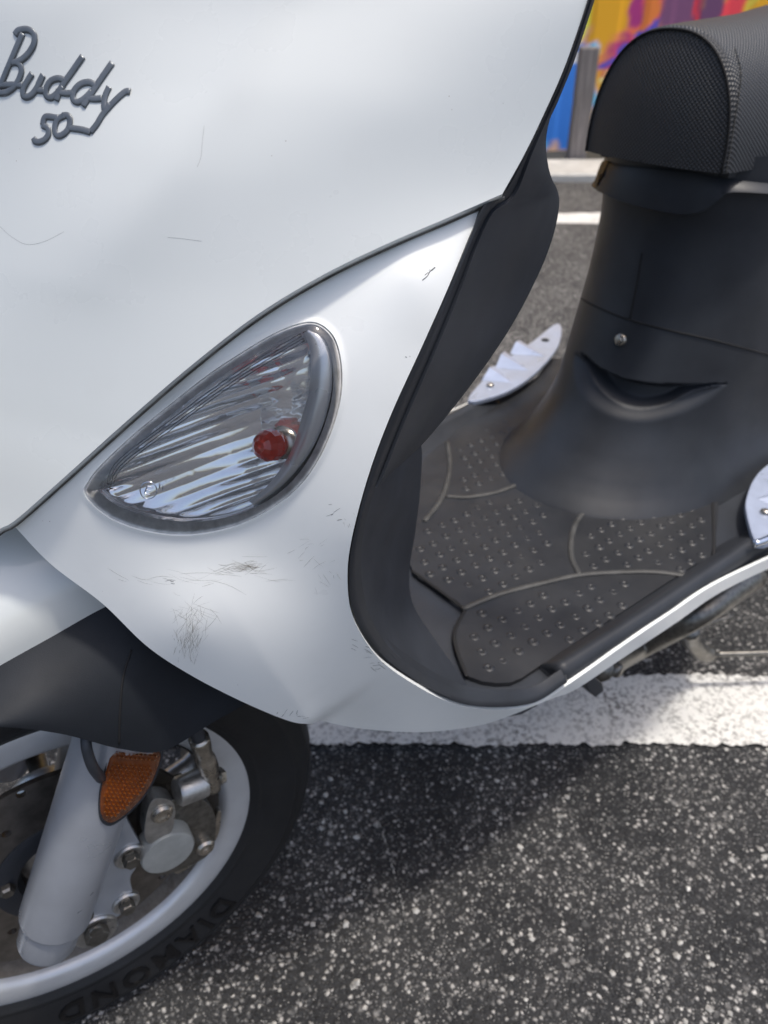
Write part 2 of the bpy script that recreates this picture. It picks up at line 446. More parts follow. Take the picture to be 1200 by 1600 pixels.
# kerb slab, container wall and post behind
mb = MB(); y0, y1 = fdist(285), fdist(262)
sec = [(y0, -.02), (y0, .03), (y0+.015, .04), (y1, .04), (y1, -.02)]
mb.grid([[ground(r, f, z) for f, z in sec] for r in (-6, -2, 2, 6)]); kerb = mb.build('kerb_strip', M['concrete'], smooth=False)
tag(kerb, 'pale concrete kerb strip in front of the painted wall', 'kerb', kind='structure')
soil = sheet('soil_strip', [ground(*q) for q in ((-6, y1), (6, y1), (6, 5.2), (-6, 5.2))], M['dark_soil'], .012)
tag(soil, 'dark bare soil strip between kerb and wall', 'soil', kind='structure')
WF = 4.72                                                       # wall distance ahead of the camera
xs = []
x = -4.0
pitch = .27
while x < 5.0:                                                   # trapezoid corrugation
    for dx, dy in ((0, 0), (.08, 0), (.11, .014), (.20, .014), (.24, 0)):
        for e in (0, .5): pass
        xs.append((x+dx, dy))
    x += pitch
fx = [];
for (xa, ya), (xb, yb) in zip(xs[:-1], xs[1:]):
    n_ = max(2, int((xb-xa)/.014))
    for q in range(n_): fx.append((xa+(xb-xa)*q/n_, ya+(yb-ya)*q/n_))
zs = np.concatenate([np.linspace(.0, 1.3, 100), np.linspace(1.33, 2.6, 40)])
rows = [[ground(xx, WF+yy, zz) for xx, yy in fx] for zz in zs]
mb = MB(); mb.grid(rows); wall = mb.build('corrugated_wall', M['mural'], smooth=False, weld=False)
# painted colours of the mural, laid out in metres on the wall
def srgb(c): c = np.array(c)/255.; return np.where(c < .04045, c/12.92, ((c+.055)/1.055)**2.4)
def vnoise(X, Y, sc, seed):
    g = np.random.default_rng(seed).random((97, 97)); x_, y_ = X*sc+40, Y*sc+40
    xi, yi = np.floor(x_).astype(int), np.floor(y_).astype(int); a, b = x_-xi, y_-yi; a = a*a*(3-2*a); b = b*b*(3-2*b)
    G = lambda i, j: g[i % 97, j % 97]
    return (G(xi, yi)*(1-a)+G(xi+1, yi)*a)*(1-b)+(G(xi, yi+1)*(1-a)+G(xi+1, yi+1)*a)*b
nV = len(wall.data.vertices); X = np.array([q[0] for _ in zs for q in fx]); Z = np.repeat(zs, len(fx))
wx = X+.05*(vnoise(X, Z, 7, 1)-.5)+.03*(vnoise(X, Z, 22, 2)-.5); wz = Z+.06*(vnoise(X, Z, 6, 3)-.5)+.04*(vnoise(X, Z*3, 14, 4)-.5)
def wallpt(px, py): r = ray(px, py); d = WF/(r @ FH); p = r*d; return float(p @ RT), float(p[2]+CAM[2])
col = np.tile(srgb((206, 138, 22)), (nV, 1))
n1 = vnoise(wx, wz, 3.0, 9); n2 = vnoise(wx, wz, 5, 11)
yl = srgb((238, 190, 40)); col += (yl-col)*np.clip((n2-.5)*1.6, 0, .8)[:, None]
def stroke(pa, pb, w, c, soft=.5, rag=.7):
    a = np.array(wallpt(*pa)); b = np.array(wallpt(*pb)); ab = b-a; L = np.linalg.norm(ab); ab /= L
    dx, dz = wx-a[0], wz-a[1]; u = dx*ab[0]+dz*ab[1]; v = np.abs(-dx*ab[1]+dz*ab[0])
    end = np.minimum(u, L-u); ww = w*(1+rag*(vnoise(wx*3, wz*3, 6, int(abs(pa[0]*7+pa[1])) % 91)-.5))
    k_ = np.clip((ww-v)/(soft*w)+.5, 0, 1)*np.clip(end/.03+.5, 0, 1)
    global col
    col = col+(srgb(c)-col)*k_[:, None]
stroke((740, 150), (905, 150), .30, (45, 105, 180)); stroke((830, 90), (838, 260), .055, (80, 160, 235)); stroke((885, 90), (935, 75), .028, (225, 228, 232)); stroke((910, 85), (935, 68), .020, (80, 160, 240))
stroke((915, 0), (905, 60), .03, (240, 200, 60)); stroke((918, 130), (906, 200), .04, (80, 160, 235))
stroke((1075, -90), (955, 120), .085, (150, 45, 95)); stroke((1080, -70), (985, 60), .05, (235, 105, 45)); stroke((1010, -60), (985, 40), .03, (140, 40, 100)); stroke((1065, 0), (930, 110), .013, (75, 65, 150)); stroke((1075, 5), (935, 125), .010, (225, 175, 115)); 
stroke((1075, -80), (1062, 40), .085, (100, 62, 92)); stroke((1095, -30), (1090, 45), .03, (205, 50, 60)); stroke((1130, -80), (1115, 40), .08, (88, 55, 85)); stroke((1190, -60), (1130, 40), .035, (205, 55, 65)); stroke((1185, -20), (1150, 40), .018, (230, 170, 60))
for i in range(80):                                              # the same loose brushwork over the rest of the wall
    px0 = rng.uniform(-1500, 800) if i % 2 else rng.uniform(1230, 2600); py0 = rng.uniform(-700, 230); an = rng.uniform(.6, 1.2); ln = rng.uniform(80, 300)
    stroke((px0, py0), (px0-ln*math.cos(an), py0+ln*math.sin(an)), rng.uniform(.03, .2), [(45, 105, 180), (150, 45, 95), (235, 105, 45), (100, 62, 92), (238, 200, 60), (205, 50, 60), (80, 160, 235)][i % 7])
ca = wall.data.color_attributes.new('paint', 'FLOAT_COLOR', 'POINT')
col = np.clip(col*1.75, 0, .9)
ca.data.foreach_set('color', np.c_[np.clip(col, 0, 1), np.ones(nV)].ravel())
md = wall.modifiers.new('thickness', 'SOLIDIFY'); md.thickness = .02; md.offset = 1
tag(wall, 'corrugated metal wall with a bright blue, orange and purple mural', 'wall')
# post
pb = ground(wallpt(897, 262)[0]*4.36/WF, 4.36, 0); px_ = pb
mb = MB(); zz_ = [-.02, .30, .33, .525, .532]; hw = .043
rows = []
for z_, g in zip(zz_, (1, 1, 1.0, 1, .93)):
    lp = []
    for a_, b_ in ((-1, -1), (1, -1), (1, 1), (-1, 1)):
        lp.append(pb + RT*a_*hw*g*(1+rng.uniform(-.04, .04)) + FH*b_*hw*g + UP*z_)
    rows.append(lp)
mb.grid(rows, True); mb.fan(rows[-1])
post = mb.build('wooden_post', M['old_wood'], smooth=False, bevel=.004)
tag(post, 'short weathered grey wooden post in front of the mural', 'post')

# ================================================================== the scooter
scooter = empty('scooter', (.6, 0, 0))
tag(scooter, 'white step-through motor scooter with black footboard and seat parked over the line', 'scooter')

# ---- front shield (upper white panel): s as a smooth function of (t, z)
ctl = [(0, 0, .050), (0, 200, .054), (0, 420, .066), (0, 640, .078), (0, 800, .087), (120, 0, .075), (250, 0, .093), (130, 230, .088), (150, 480, .108),
       (490, 0, .134), (310, 270, .131), (300, 570, .150), (200, 655, .134), (100, 745, .115), (420, 476, .166), (600, 383, .189), (700, 340, .200), (785, 303, .208), (838, 205, .211), (880, 110, .213), (920, 0, .215),
       (700, 0, .179), (600, 180, .177), (450, 330, .161)]
X_, S_ = [], []
for px, py, t in ctl:
    p = at(px, py, t=t)
    for sg in (1, -1): X_.append((sg*p[1], p[2])); S_.append(p[0])
for z_, s_ in ((.47, -.035), (.53, -.02), (.6, .012), (.68, .052), (.745, .078), (.85, .125), (.95, .168)): X_.append((0, z_)); S_.append(s_)
for t_, z_, s_ in ((.1, .95, .255), (.2, .95, .375), (.1, .85, .207), (.2, .85, .325)):
    for sg in (1, -1): X_.append((sg*t_, z_)); S_.append(s_)
F0 = tps(X_, S_, lam=.004)
# moulded crease: a soft ridge that fades downwards
cz = np.array([at(490, 0, t=.134), at(395, 140, t=.136), at(310, 270, t=.130), at(180, 440, t=.112)])
def crease(t, z):
    tc = np.interp(z, cz[::-1, 2], cz[::-1, 1]); w = np.interp(z, [.60, .66, .74], [.03, .012, .0028]); amp = np.interp(z, [.58, .64, .76], [0, .14, .26])
    d = (np.abs(t)-tc); step_ = np.interp(z, [.60, .68, .76], [0, .0016, .0050])*(1/(1+np.exp(-d/(w*.55)))-1)*np.exp(-(np.clip(-d, 0, None)/.05)**2)
    bead = -np.interp(z, [.62, .70, .75], [0, .0007, .0022])*np.exp(-(d/(.0030+.6*w))**2)
    return bead+step_+amp*(np.sqrt(d*d+w*w)-np.sqrt(.05**2+w*w))*np.exp(-(d/.06)**2)
def FA(t, z): t = np.atleast_1d(np.array(t, float)); z = np.atleast_1d(np.array(z, float)); return F0(np.c_[t, z]) + crease(t, z)
def onA(px, py):
    r = ray(px, py); ds = np.linspace(.15, .75, 700); P = CAM+ds[:, None]*r; g = P[:, 0]-FA(P[:, 1], P[:, 2])
    k_ = np.where((g[:-1] < 0) & (g[1:] >= 0))[0]
    if len(k_) == 0: return None
    i = k_[0]; d = ds[i]+(ds[i+1]-ds[i])*(-g[i])/(g[i+1]-g[i]); return CAM+d*r
edge_bot = cr([(-14, 838), (0, 826), (25, 812), (100, 746), (200, 656), (300, 570), (400, 493), (500, 432), (600, 383), (700, 340), (785, 303)], 90)
edge_rt = cr([(785, 303), (820, 240), (849, 180), (880, 110), (905, 40), (922, -12)], 40)
A_bot = [onA(*p) for p in edge_bot]; A_rt = [onA(*p) for p in edge_rt]
A_bot = [p for p in A_bot if p is not None]; A_rt = [p for p in A_rt if p is not None]
half = [(p[1], p[2]) for p in A_bot] + [(p[1], p[2]) for p in A_rt[1:]]
top = [(.213, .80), (.205, .86), (.18, .91), (.12, .94), (.06, .95)]
half = [(.0, half[0][1]-.012), (half[0][0]*.5, half[0][1]-.008)] + half + top
full = half + [(0, .952)] + [(-t, z) for t, z in half[::-1] if t > 1e-6]
vv, ff = fill2d(np.array(full), [], .0042, (.0012, .003))
s_ = FA(vv[:, 0], vv[:, 1]); mb = MB(); mb.add(np.c_[s_, vv], ff)
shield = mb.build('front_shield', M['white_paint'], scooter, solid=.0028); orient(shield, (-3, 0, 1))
bvA = bvh_of(shield)
# rolled-under lower edge of the shield
for sgn in (False, True):
    r0 = [p for p in A_bot]; r1 = [p+np.array([.0007, -.0007, -.0012]) for p in A_bot]; r2 = [CAM+(at(px+3.2, py+5.5, d=1)-CAM)*(depth_of(p)+.0045) for (px, py), p in zip(edge_bot[-len(A_bot):], A_bot)]; r3 = [p+np.array([.008, -.008, .004]) for p in r2]
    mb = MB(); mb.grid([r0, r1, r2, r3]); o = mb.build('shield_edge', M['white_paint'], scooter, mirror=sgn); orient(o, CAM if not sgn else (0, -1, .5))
    mb = MB(); mb.tube(np.array(r2)+np.array([.0006, -.0006, -.0004]), .0007, 6); mb.build('gap_line', M['gap_brown'], o, mirror=sgn)  # thin brownish line drawn along the panel gap

# ---- side panel with the turn signal (lower white panel)
ctlB = [(543, 900, .195), (550, 840, .198), (575, 745, .201), (610, 650, .203), (660, 540, .205), (700, 450, .2055), (735, 365, .2035), (752, 322, .2015),
        (135, 762, .117), (340, 680, .153), (535, 560, .186), (230, 590, .128), (25, 822, .087), (80, 880, .099), (160, 940, .118), (230, 1010, .133), (300, 1055, .145), (380, 1097, .156), (450, 1126, .161), (485, 1132, .163),
        (300, 880, .148), (420, 880, .171), (300, 985, .152), (420, 1000, .172), (480, 930, .183), (560, 1090, .175), (690, 1092, .184), (750, 1108, .190), (560, 1138, .161), (640, 1145, .169), (700, 1142, .174), (770, 1128, .184), (830, 1104, .199), (890, 1069, .204), (890, 1080, .200), (1000, 992, .205), (1000, 1008, .202), (1100, 928, .206), (1105, 940, .203), (1200, 876, .212), (1200, 890, .210), (640, 430, .196)]
Xb = [(p[0], p[1]) for p in ctlB]; Db = [depth_of(at(px, py, t=t)) for px, py, t in ctlB]
for px, py in ((40, 798), (100, 746), (200, 656), (300, 570), (400, 493), (500, 432), (600, 383), (700, 340)):
    Xb.append((px, py)); Db.append(depth_of(onA(px, py))+.0065+.002*math.sin(math.pi*min(max((px-40)/660., 0), 1)))
DB0 = tps(Xb, Db, lam=.006)
def lobe(P):                                                      # the front lip stands proud of the sill behind it
    P = np.atleast_2d(P); a, b = np.array((487., 1134.)), np.array((590., 1062.)); ab = (b-a)/np.linalg.norm(b-a)
    u = (P-a) @ ab; v = (P-a) @ np.array((-ab[1], ab[0]))         # v > 0 : below right of the fold
    k_ = np.clip(1-u/150, 0, 1)**1.5*np.exp(-np.clip(-v, 0, None)/110.)
    st = 1/(1+np.exp(-v/3.2)); return 0.015*k_*(np.where(v < 0, -1, -1+0*v)*(1-st))
def DB(P): return DB0(P)+lobe(P)
outB = np.vstack([cr([(24, 824), (34, 806), (100, 736), (200, 643), (300, 555), (400, 477), (500, 415), (600, 366), (700, 326), (748, 312)], 130)[:-1],
                  cr([(748, 312), (753, 323), (735, 365), (700, 450), (660, 540), (610, 650), (575, 745), (550, 840), (543, 900), (550, 960), (580, 1015), (620, 1052), (690, 1092), (750, 1108), (830, 1103), (890, 1068), (975, 1008), (1050, 957), (1115, 914), (1200, 873), (1270, 843)], 260)[:-1],
                  cr([(1270, 843), (1272, 860), (1200, 889), (1120, 929), (1055, 974), (975, 1027), (900, 1077), (862, 1092), (770, 1128), (700, 1141), (640, 1144), (560, 1138), (500, 1126)], 170)[:-1],
                  cr([(500, 1126), (484, 1131), (450, 1126), (380, 1097), (300, 1056), (230, 1010), (160, 943), (80, 882), (24, 824)], 120)[:-1]])
sig = cr([(131, 770), (137, 753), (154, 730), (204, 682), (267, 630), (329, 582), (392, 541), (433, 518), (467, 505), (492, 503), (512, 514), (525, 532), (533, 562), (535, 599), (529, 641), (512, 691), (487, 737), (454, 774), (412, 803), (371, 822), (321, 834), (275, 837), (225, 830), (183, 816), (150, 795)], 180, closed=True)
def lift(P, fn, off=0.):
    d = fn(P)+off; return np.array([CAM+ray(p[0], p[1])*k_ for p, k_ in zip(P, d)])
def inset(poly, k_):
    """inset a closed loop by k_ (array or number) towards its inside"""
    T = np.roll(poly, -1, 0)-np.roll(poly, 1, 0); T /= np.linalg.norm(T, axis=1)[:, None]; Nn = np.c_[-T[:, 1], T[:, 0]]
    c = poly.mean(0)
    if np.mean(np.sum(Nn*(c-poly), 1)) < 0: Nn = -Nn
    q = poly+Nn*np.reshape(k_, (-1, 1))
    return q
vv, ff = fill2d(outB, [sig], 6.0, (2.5, 5.5, 9, 13))
mb = MB(); PB = lift(vv, DB)
# a fine raised lip round the lamp opening
dl = dist_poly(vv, sig); PB = np.array([CAM+(p-CAM)*(1-.0028*math.exp(-(q/5.)**2)) for p, q in zip(PB, dl)])
mb.add(PB, ff)
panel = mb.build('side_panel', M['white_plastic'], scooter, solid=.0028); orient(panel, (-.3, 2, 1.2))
panel['label'] = 'scuffed white side panel with the turn signal'
bvB = bvh_of(panel)
mb2 = MB(); mb2.add(PB, ff); o = mb2.build('side_panel', M['white_plastic'], scooter, mirror=True, solid=.0028); orient(o, (-.3, -2, 1.2))

# ---- black liner: band round the white edge, flared wing, inner knee panel
e0 = [(925, -22, .2155), (881, 110, .2135), (850, 180, .2115), (821, 240, .2095), (786, 303, .2075), (754, 323, .2065), (736, 365, .2065), (701, 450, .2065), (661, 540, .2055), (611, 650, .2035), (576, 745, .2015), (551, 840, .1985), (544, 900, .1955), (551, 960, .191), (581, 1014, .1845), (621, 1050, .181), (690, 1090, .185), (750, 1106, .191), (830, 1101, .2), (886, 1068, .205)]
e1 = [(926, -22, .205), (882, 110, .203), (851.5, 181, .200), (826, 240, .203), (800, 303, .201), (766, 330, .202), (742, 380, .202), (712, 460, .202), (674, 552, .201), (627, 660, .199), (590, 752, .197), (568, 832, .193), (565, 900, .188), (578, 962, .183), (612, 1016, .178), (660, 1052, .178), (705, 1072, .180), (760, 1082, .186), (830, 1074, .193), (876, 1046, .197)]
n_ = 130
P0 = cr([at(p[0], p[1], t=p[2]) for p in e0], n_); P1 = cr([at(p[0], p[1], t=p[2]) for p in e1], n_)
mid = (P0+P1)/2 + np.array([-.1, .6, .3])*.0018
inn = P0+np.array([.012, -.012, 0]); 
mb = MB(); mb.grid([inn, P0+np.array([.001, -.0006, 0]), mid*.5+P0*.5+np.array([0, .0005, 0]), mid, P1])
band = mb.build('liner_edge', M['black_smooth'], scooter, solid=.002); orient(band, CAM)
ea = e1[:11]
e2 = [(927, -22, .192), (883, 110, .19), (852.5, 182, .19), (835.5, 236, .19), (867, 300, .165), (868, 332, .163), (857, 378, .163), (836, 430, .163), (795, 508, .163), (737, 593, .163), (660, 688, .165), ]
ea = ea + [(583, 756, .1965)]; e2 = e2 + [(586, 754, .19)]
nw = 80
Pa = cr([at(p[0], p[1], t=p[2]) for p in ea], nw); Pc = cr([at(p[0], p[1], t=p[2]) for p in e2], nw)
rows = []
for u in np.linspace(0, 1, 10):
    bul = math.sin(math.pi*u)
    rows.append(Pa*(1-u)+Pc*u+np.outer(np.ones(nw), [0, .35, .1])*bul*.012*np.minimum(1, np.linalg.norm(Pc-Pa, axis=1)/.06)[:, None])
# rear return of the wing
rows.append(Pc+np.array([.004, -.006, -.002])); rows.append(Pc+np.array([.001, -.03, -.004])); rows.append(Pc*np.array([1, 0, 1])+np.array([-.01, .09, 0]))
mb = MB(); mb.grid(rows); wing = mb.build('liner_wing', M['black_plastic'], scooter, solid=.0015); orient(wing, CAM)
mb2 = MB(); mb2.grid(rows); mb2.grid([inn, P0, P1]); mb2.build('liner_wing', M['black_plastic'], scooter, mirror=True, solid=.0015)
# rear face of the leg shield between the wings
rr = [[(p[0]-.01+.02*(1-(q/.09)**2), q, p[2]) for q in np.linspace(-.09, .09, 13)] for p in Pc]
mb = MB(); mb.grid(rr); mb.build('shield_back', M['black_plastic'], scooter, solid=.002)
# inner knee panel under the wing
kp = cr([(578, 752), (620, 722), (656, 690), (657, 760), (649, 830), (640, 892), (646, 945), (686, 1008), (722, 1058), (728, 1074), (690, 1070), (650, 1054), (608, 1018), (575, 964), (562, 900), (565, 832), (574, 780)], 120, closed=True)
ck = [(576, 770, .197), (565, 832, .191), (563, 900, .186), (578, 962, .181), (612, 1016, .176), (660, 1052, .175), (705, 1074, .176), (655, 700, .135), (656, 760, .125), (648, 830, .115), (640, 892, .108), (605, 800, .166), (600, 900, .156), (640, 960, .128), (650, 1010, .152), (690, 1012, .142), (724, 1060, .160), (620, 720, .160)]
DK = tps([(a, b) for a, b, c in ck], [depth_of(at(a, b, t=c)) for a, b, c in ck], lam=.001)
vv, ff = fill2d(kp, [], 7.0); mb = MB(); mb.add(lift(vv, DK), ff)
knee = mb.build('knee_panel', M['black_plastic'], scooter, solid=.002); orient(knee, CAM)
mb2 = MB(); mb2.add(lift(vv, DK), ff); mb2.build('knee_panel', M['black_plastic'], scooter, mirror=True, solid=.002)

# centre of the inner liner, between the knee panels
mb = MB(); mb.grid([[(.232+.55*(.13-abs(t))+.32*max(0, z_-.5), t, z_) for t in np.linspace(-.13, .13, 25)] for z_ in np.linspace(.285, .68, 20)])
mb.build('liner_centre', M['black_plastic'], scooter, solid=.002)
# ---- floorboard
ZF = .298
near = [at(px, py, z=.306) for px, py in ((705, 1076), (760, 1084), (830, 1074), (880, 1042))]
fl = [(.20, .10), (.235, .14)] + [(p[0], p[1]-.004) for p in near] + [(.45, .192), (.62, .190), (.70, .150), (.80, .125), (1.0, .12)]
fr_ = [(1.0, -.12), (.80, -.13), (.72, -.165), (.66, -.19), (.56, -.172), (.49, -.155), (.42, -.150), (.33, -.14), (.235, -.12), (.20, -.10)]
poly = np.array(fl+fr_)
vv, ff = fill2d(cr(poly, 160, closed=True), [], .012); mb = MB()
def zfloor(s, t): return ZF + .02*np.clip((.335-s)/.1, 0, 1)**1.6
mb.add(np.c_[vv, zfloor(vv[:, 0], vv[:, 1])], ff)
fb = mb.build('floorboard', M['black_plastic'], scooter, solid=.025); orient(fb, (.5, 0, 3))
# raised outer rim along the left and right sill
sR = np.linspace(.348, .66, 40)
def rim(sgn, name, tt):
    rows = []
    for s in sR:
        t0 = np.interp(s, [.348, .45, .62, .66], tt)
        prof = [(-.030, ZF-.001), (-.022, ZF+.003), (-.012, ZF+.012), (-.006, ZF+.0165), (-.001, ZF+.0155), (.003, ZF+.010), (.0045, ZF+.003), (.0035, ZF-.004)]
        rows.append([(s, sgn*(t0+a), z) for a, z in prof])
    mb = MB(); mb.grid(rows); mb.fan(rows[0]); mb.fan(rows[-1]); return mb.build(name, M['black_smooth'], scooter)
rim(1, 'floor_rim', [.1965, .1985, .1985, .203]); rim(-1, 'floor_rim', [.165, .165, .19, .2])
# rubber mat
matpx = [(645, 893), (684, 921), (726, 951), (711, 985), (713, 1017), (729, 1063), (792, 1070), (850, 1052), (930, 1002), (1000, 950), (1060, 918), (1100, 893), (1116, 868), (1118, 762), (1060, 640), (880, 560), (832, 594), (738, 640), (708, 678), (664, 716), (650, 760), (640, 840)]
mt = np.array([at(px, py, z=.302)[:2] for px, py in matpx]); 
mt[:, 1] = np.minimum(mt[:, 1], .176)
from_l = cr(mt, 140, closed=True)
vv, ff = fill2d(from_l, [], .008); mb = MB()
nz = .0006*np.sin(vv[:, 0]*90)*np.sin(vv[:, 1]*110)
mb.add(np.c_[vv, zfloor(vv[:, 0], vv[:, 1])+.0042+nz*.5], ff)
mat_ = mb.build('floor_mat', M['mat_rubber'], scooter, solid=.0035); orient(mat_, (.5, 0, 3))
def zmat(s, t): return float(zfloor(np.array([s]), np.array([t]))[0])+.0045
def rib(pts, r=.0028, mat='rib_rubber', name='mat_rib', sq=.6):
    P = [at(px, py, z=.303) for px, py in pts]; P = cr(P, 40); P[:, 2] = [zmat(p[0], p[1]) for p in P]
    mb = MB(); mb.tube(P, r, 8, squash=sq, nrm=UP); return mb.build(name, M[mat], mat_)
rib([(699, 690), (703, 725), (697, 760), (685, 787), (663, 814)]); rib([(697, 775), (730, 776), (770, 770), (800, 760), (832, 745)])
rib([(722, 951), (780, 928), (850, 910), (905, 898), (960, 894), (1020, 893), (1078, 900)]); rib([(917, 795), (901, 815), (893, 842), (894, 872), (906, 898)])
rib([(644, 891), (684, 920), (727, 952)], .0016, 'dark_gap', 'mat_groove', .3); rib([(727, 952), (711, 985), (713, 1017), (729, 1064)], .0016, 'dark_gap', 'mat_groove', .3); rib([(1114, 775), (1115, 868), (1098, 893), (1060, 917)], .0016, 'dark_gap', 'mat_groove', .3)
zones = [[(655, 838), (700, 800), (800, 772), (850, 790), (868, 850), (850, 885), (735, 936), (655, 885)], [(725, 985), (740, 962), (850, 918), (1000, 908), (980, 945), (880, 1005), (800, 1045), (735, 1045)], [(915, 830), (940, 805), (1105, 790), (1108, 862), (1080, 888), (915, 888)], [(716, 700), (770, 655), (800, 650), (800, 735), (720, 768)]]
zp = [np.array([at(px, py, z=.303)[:2] for px, py in zz]) for zz in zones]
mb = MB()
for s in np.arange(.26, .80, .0172):
    for j, t in enumerate(np.arange(-.19, .19, .0172)):
        q = np.array([[s+(.0086 if j % 2 else 0)+rng.normal(0, .0006), t+rng.normal(0, .0006)]])
        if not any(inpoly(q, z_)[0] for z_ in zp): continue
        q = q[0]; z0 = zmat(*q)-.0003-.0006*rng.random()
        rows = [[np.array([q[0]+r*math.cos(a), q[1]+r*math.sin(a), z0+h]) for a in np.linspace(0, 6.283, 9, endpoint=False)] for r, h in ((.0055, -.0004), (.0042, .0007), (.0030, .0011), (.0018, .0010), (.0014, .0001))]
        mb.grid(rows, True); mb.fan(rows[-1])
nub = mb.build('mat_nubs', M['mat_rubber'], mat_); tag(nub, kind='stuff')
# ---- steel foot plates
def plate(pts, z, teeth, screws, holes, mirror=False):
    P = np.array([at(px, py, z=z)[:2] for px, py in pts]); loop = cr(P, 70, closed=True)
    vv, ff = fill2d(loop, [], .012); mb = MB(); mb.add(np.c_[vv, np.full(len(vv), z)], ff)
    o = mb.build('foot_plate', M['foot_plate'], scooter, solid=.006, bevel=.001, smooth=False); orient(o, (.7, 0, 3))
    for I_, L_, A_ in teeth:                                       # cast wedge-shaped grips
        I, L, A = at(*I_, z=z+.0002), at(*L_, z=z+.0002), at(*A_, z=z+.007); K = A.copy(); K[2] = z+.0002; K = K+(K-L)*.8
        mb = MB(); mb.add([I, L, A, K], [(0, 1, 2), (0, 2, 3), (1, 3, 2), (0, 3, 1)]); mb.build('grip_tooth', M['foot_plate'], o, smooth=False)
    for px, py in screws:
        c = at(px, py, z=z+.001); mb = MB(); mb.lathe([(0, .003), (.003, .0028), (.0048, .0015), (.005, 0)], lambda a, b, q: c+np.array([a, q, b]), 20); mb.build('screw', M['steel'], o)
    for px, py in holes:
        c = at(px, py, z=z+.0008); mb = MB(); mb.lathe([(0, 0), (.006, 0)], lambda a, b, q: c+np.array([a, q, b]), 20); mb.build('bolt_hole', M['dark_gap'], o)
    return o
plate([(731, 626), (757, 591), (790, 562), (830, 535), (866, 507), (877, 510), (873, 538), (852, 567), (818, 597), (778, 617)], .318, [((800, 598), (753, 594), (765, 574)), ((826, 579), (774, 575), (783, 553)), ((851, 557), (797, 553), (806, 534))], [(766, 602)], [(852, 531)])
npl = plate([(1166, 800), (1167, 775), (1180, 745), (1205, 722), (1260, 690), (1300, 700), (1280, 770), (1240, 825), (1200, 848), (1180, 845)], .318, [((1182, 780), (1235, 800), (1228, 770)), ((1195, 752), (1262, 770), (1255, 738))], [(1196, 800)], [])
P = cr([at(px, py, z=.322) for px, py in ((1178, 850), (1200, 842), (1240, 822))], 14); mb = MB(); mb.tube(P, .0035, 10); mb.build('plate_lip', M['chrome'], npl)

# ---- seat pedestal (black bell between floor and seat)
lv = [(.2985, .520, .131, .172), (.303, .524, .128, .17), (.309, .531, .1245, .168), (.318, .542, .120, .165), (.33, .555, .1155, .16), (.35, .573, .1105, .155), (.38, .593, .106, .15), (.42, .609, .1035, .13), (.46, .621, .101, .115), (.50, .631, .0985, .105), (.54, .637, .096, .095), (.565, .638, .0945, .09), (.582, .636, .0945, .088), (.600, .633, .095, .088), (.612, .632, .095, .088), (.63, .632, .095, .088)]
LV = np.array(lv); zz = np.unique(np.concatenate([np.linspace(.2985, .33, 20), np.linspace(.33, .57, 190), np.linspace(.57, .63, 36)]))
ang = np.linspace(0, math.pi/2, 150)
rows = []
lvz = cr(LV, 400)
def seclip(z): return [np.interp(z, lvz[:, 0], lvz[:, k_]) for k_ in (1, 2, 3)]
def ped(z):
    sf, w, L = seclip(z); r = []
    for s in np.linspace(1.1, sf+L+.01, 14): r.append((s, w, z))
    for a in ang[::-1]: r.append((sf+L*(1-math.cos(a)**.95), w*math.sin(a), z))
    return r+[(s, -t, z_) for s, t, z_ in r[::-1][1:]]
rows = [ped(z) for z in zz]; mb = MB(); mb.grid(rows); Vp = np.array(mb.v)
# smile-shaped air intake pressed into the front
vent_out = cr([(892, 556), (905, 548), (925, 562), (960, 588), (1010, 597), (1075, 597), (1140, 598), (1135, 606), (1105, 630), (1060, 650), (1010, 661), (965, 656), (925, 636), (900, 605)], 90, closed=True)
vent_in = cr([(908, 552), (935, 574), (975, 592), (1020, 600), (1080, 600), (1138, 599), (1105, 607), (1072, 620), (1042, 635), (1005, 643), (972, 639), (942, 622), (918, 594)], 90, closed=True)
uvp = np.array([pix(p) for p in Vp]); front = (Vp[:, 0] < .80) & (Vp[:, 2] > .33) & (Vp[:, 2] < .5)
idx = np.where(front)[0]; q = uvp[idx]; i1 = inpoly(q, vent_out); i2 = inpoly(q, vent_in); d1 = dist_poly(q, vent_out); d2 = dist_poly(q, vent_in)
for n_i, (i, a, b) in enumerate(zip(idx, i1, i2)):
    r_ = Vp[i]-np.array([.80, 0, Vp[i][2]]); r_ /= np.linalg.norm(r_)
    push = 0
    if b: push = .006+.013*min(1, d2[n_i]/13)
    elif a: push = .0065*(.5-.5*math.cos(math.pi*min(1, d1[n_i]/22)))
    Vp[i] = Vp[i]-r_*push
mb.v = [tuple(p) for p in Vp]
pedo = mb.build('seat_pedestal', M['black_smooth'], scooter); orient(pedo, CAM); bvP = bvh_of(pedo)
def seam_on(bv, pts, r, mat, parent, name, n=60, lift_=0., sq=.5, rows=6):
    P = []; Nn = None
    for px, py in cr(np.array(pts, float), n):
        p, nn = hit(px, py, bv)
        if p is not None: P.append(p+nn*lift_); Nn = nn
    mb = MB(); mb.tube(np.array(P), r, rows); return mb.build(name, M[mat], parent)
seam_on(bvP, [(903, 463), (930, 478), (985, 500), (1050, 517), (1120, 533), (1230, 562)], .0011, 'dark_gap', pedo, 'panel_seam')
seam_on(bvP, [(1003, 395), (995, 445), (984, 498)], .0010, 'dark_gap', pedo, 'panel_seam', 30)
c, nn = hit(970, 531, bvP)
u_ = np.cross(nn, UP); u_ /= np.linalg.norm(u_); w_ = np.cross(nn, u_)
mb = MB(); mb.lathe([(0, .0028), (.002, .0028), (.0022, .002), (.004, .0035), (.0058, .002), (.0062, -.001)], lambda a, b, q: c+u_*a+nn*b+w_*q, 24); mb.build('screw', M['steel'], pedo)
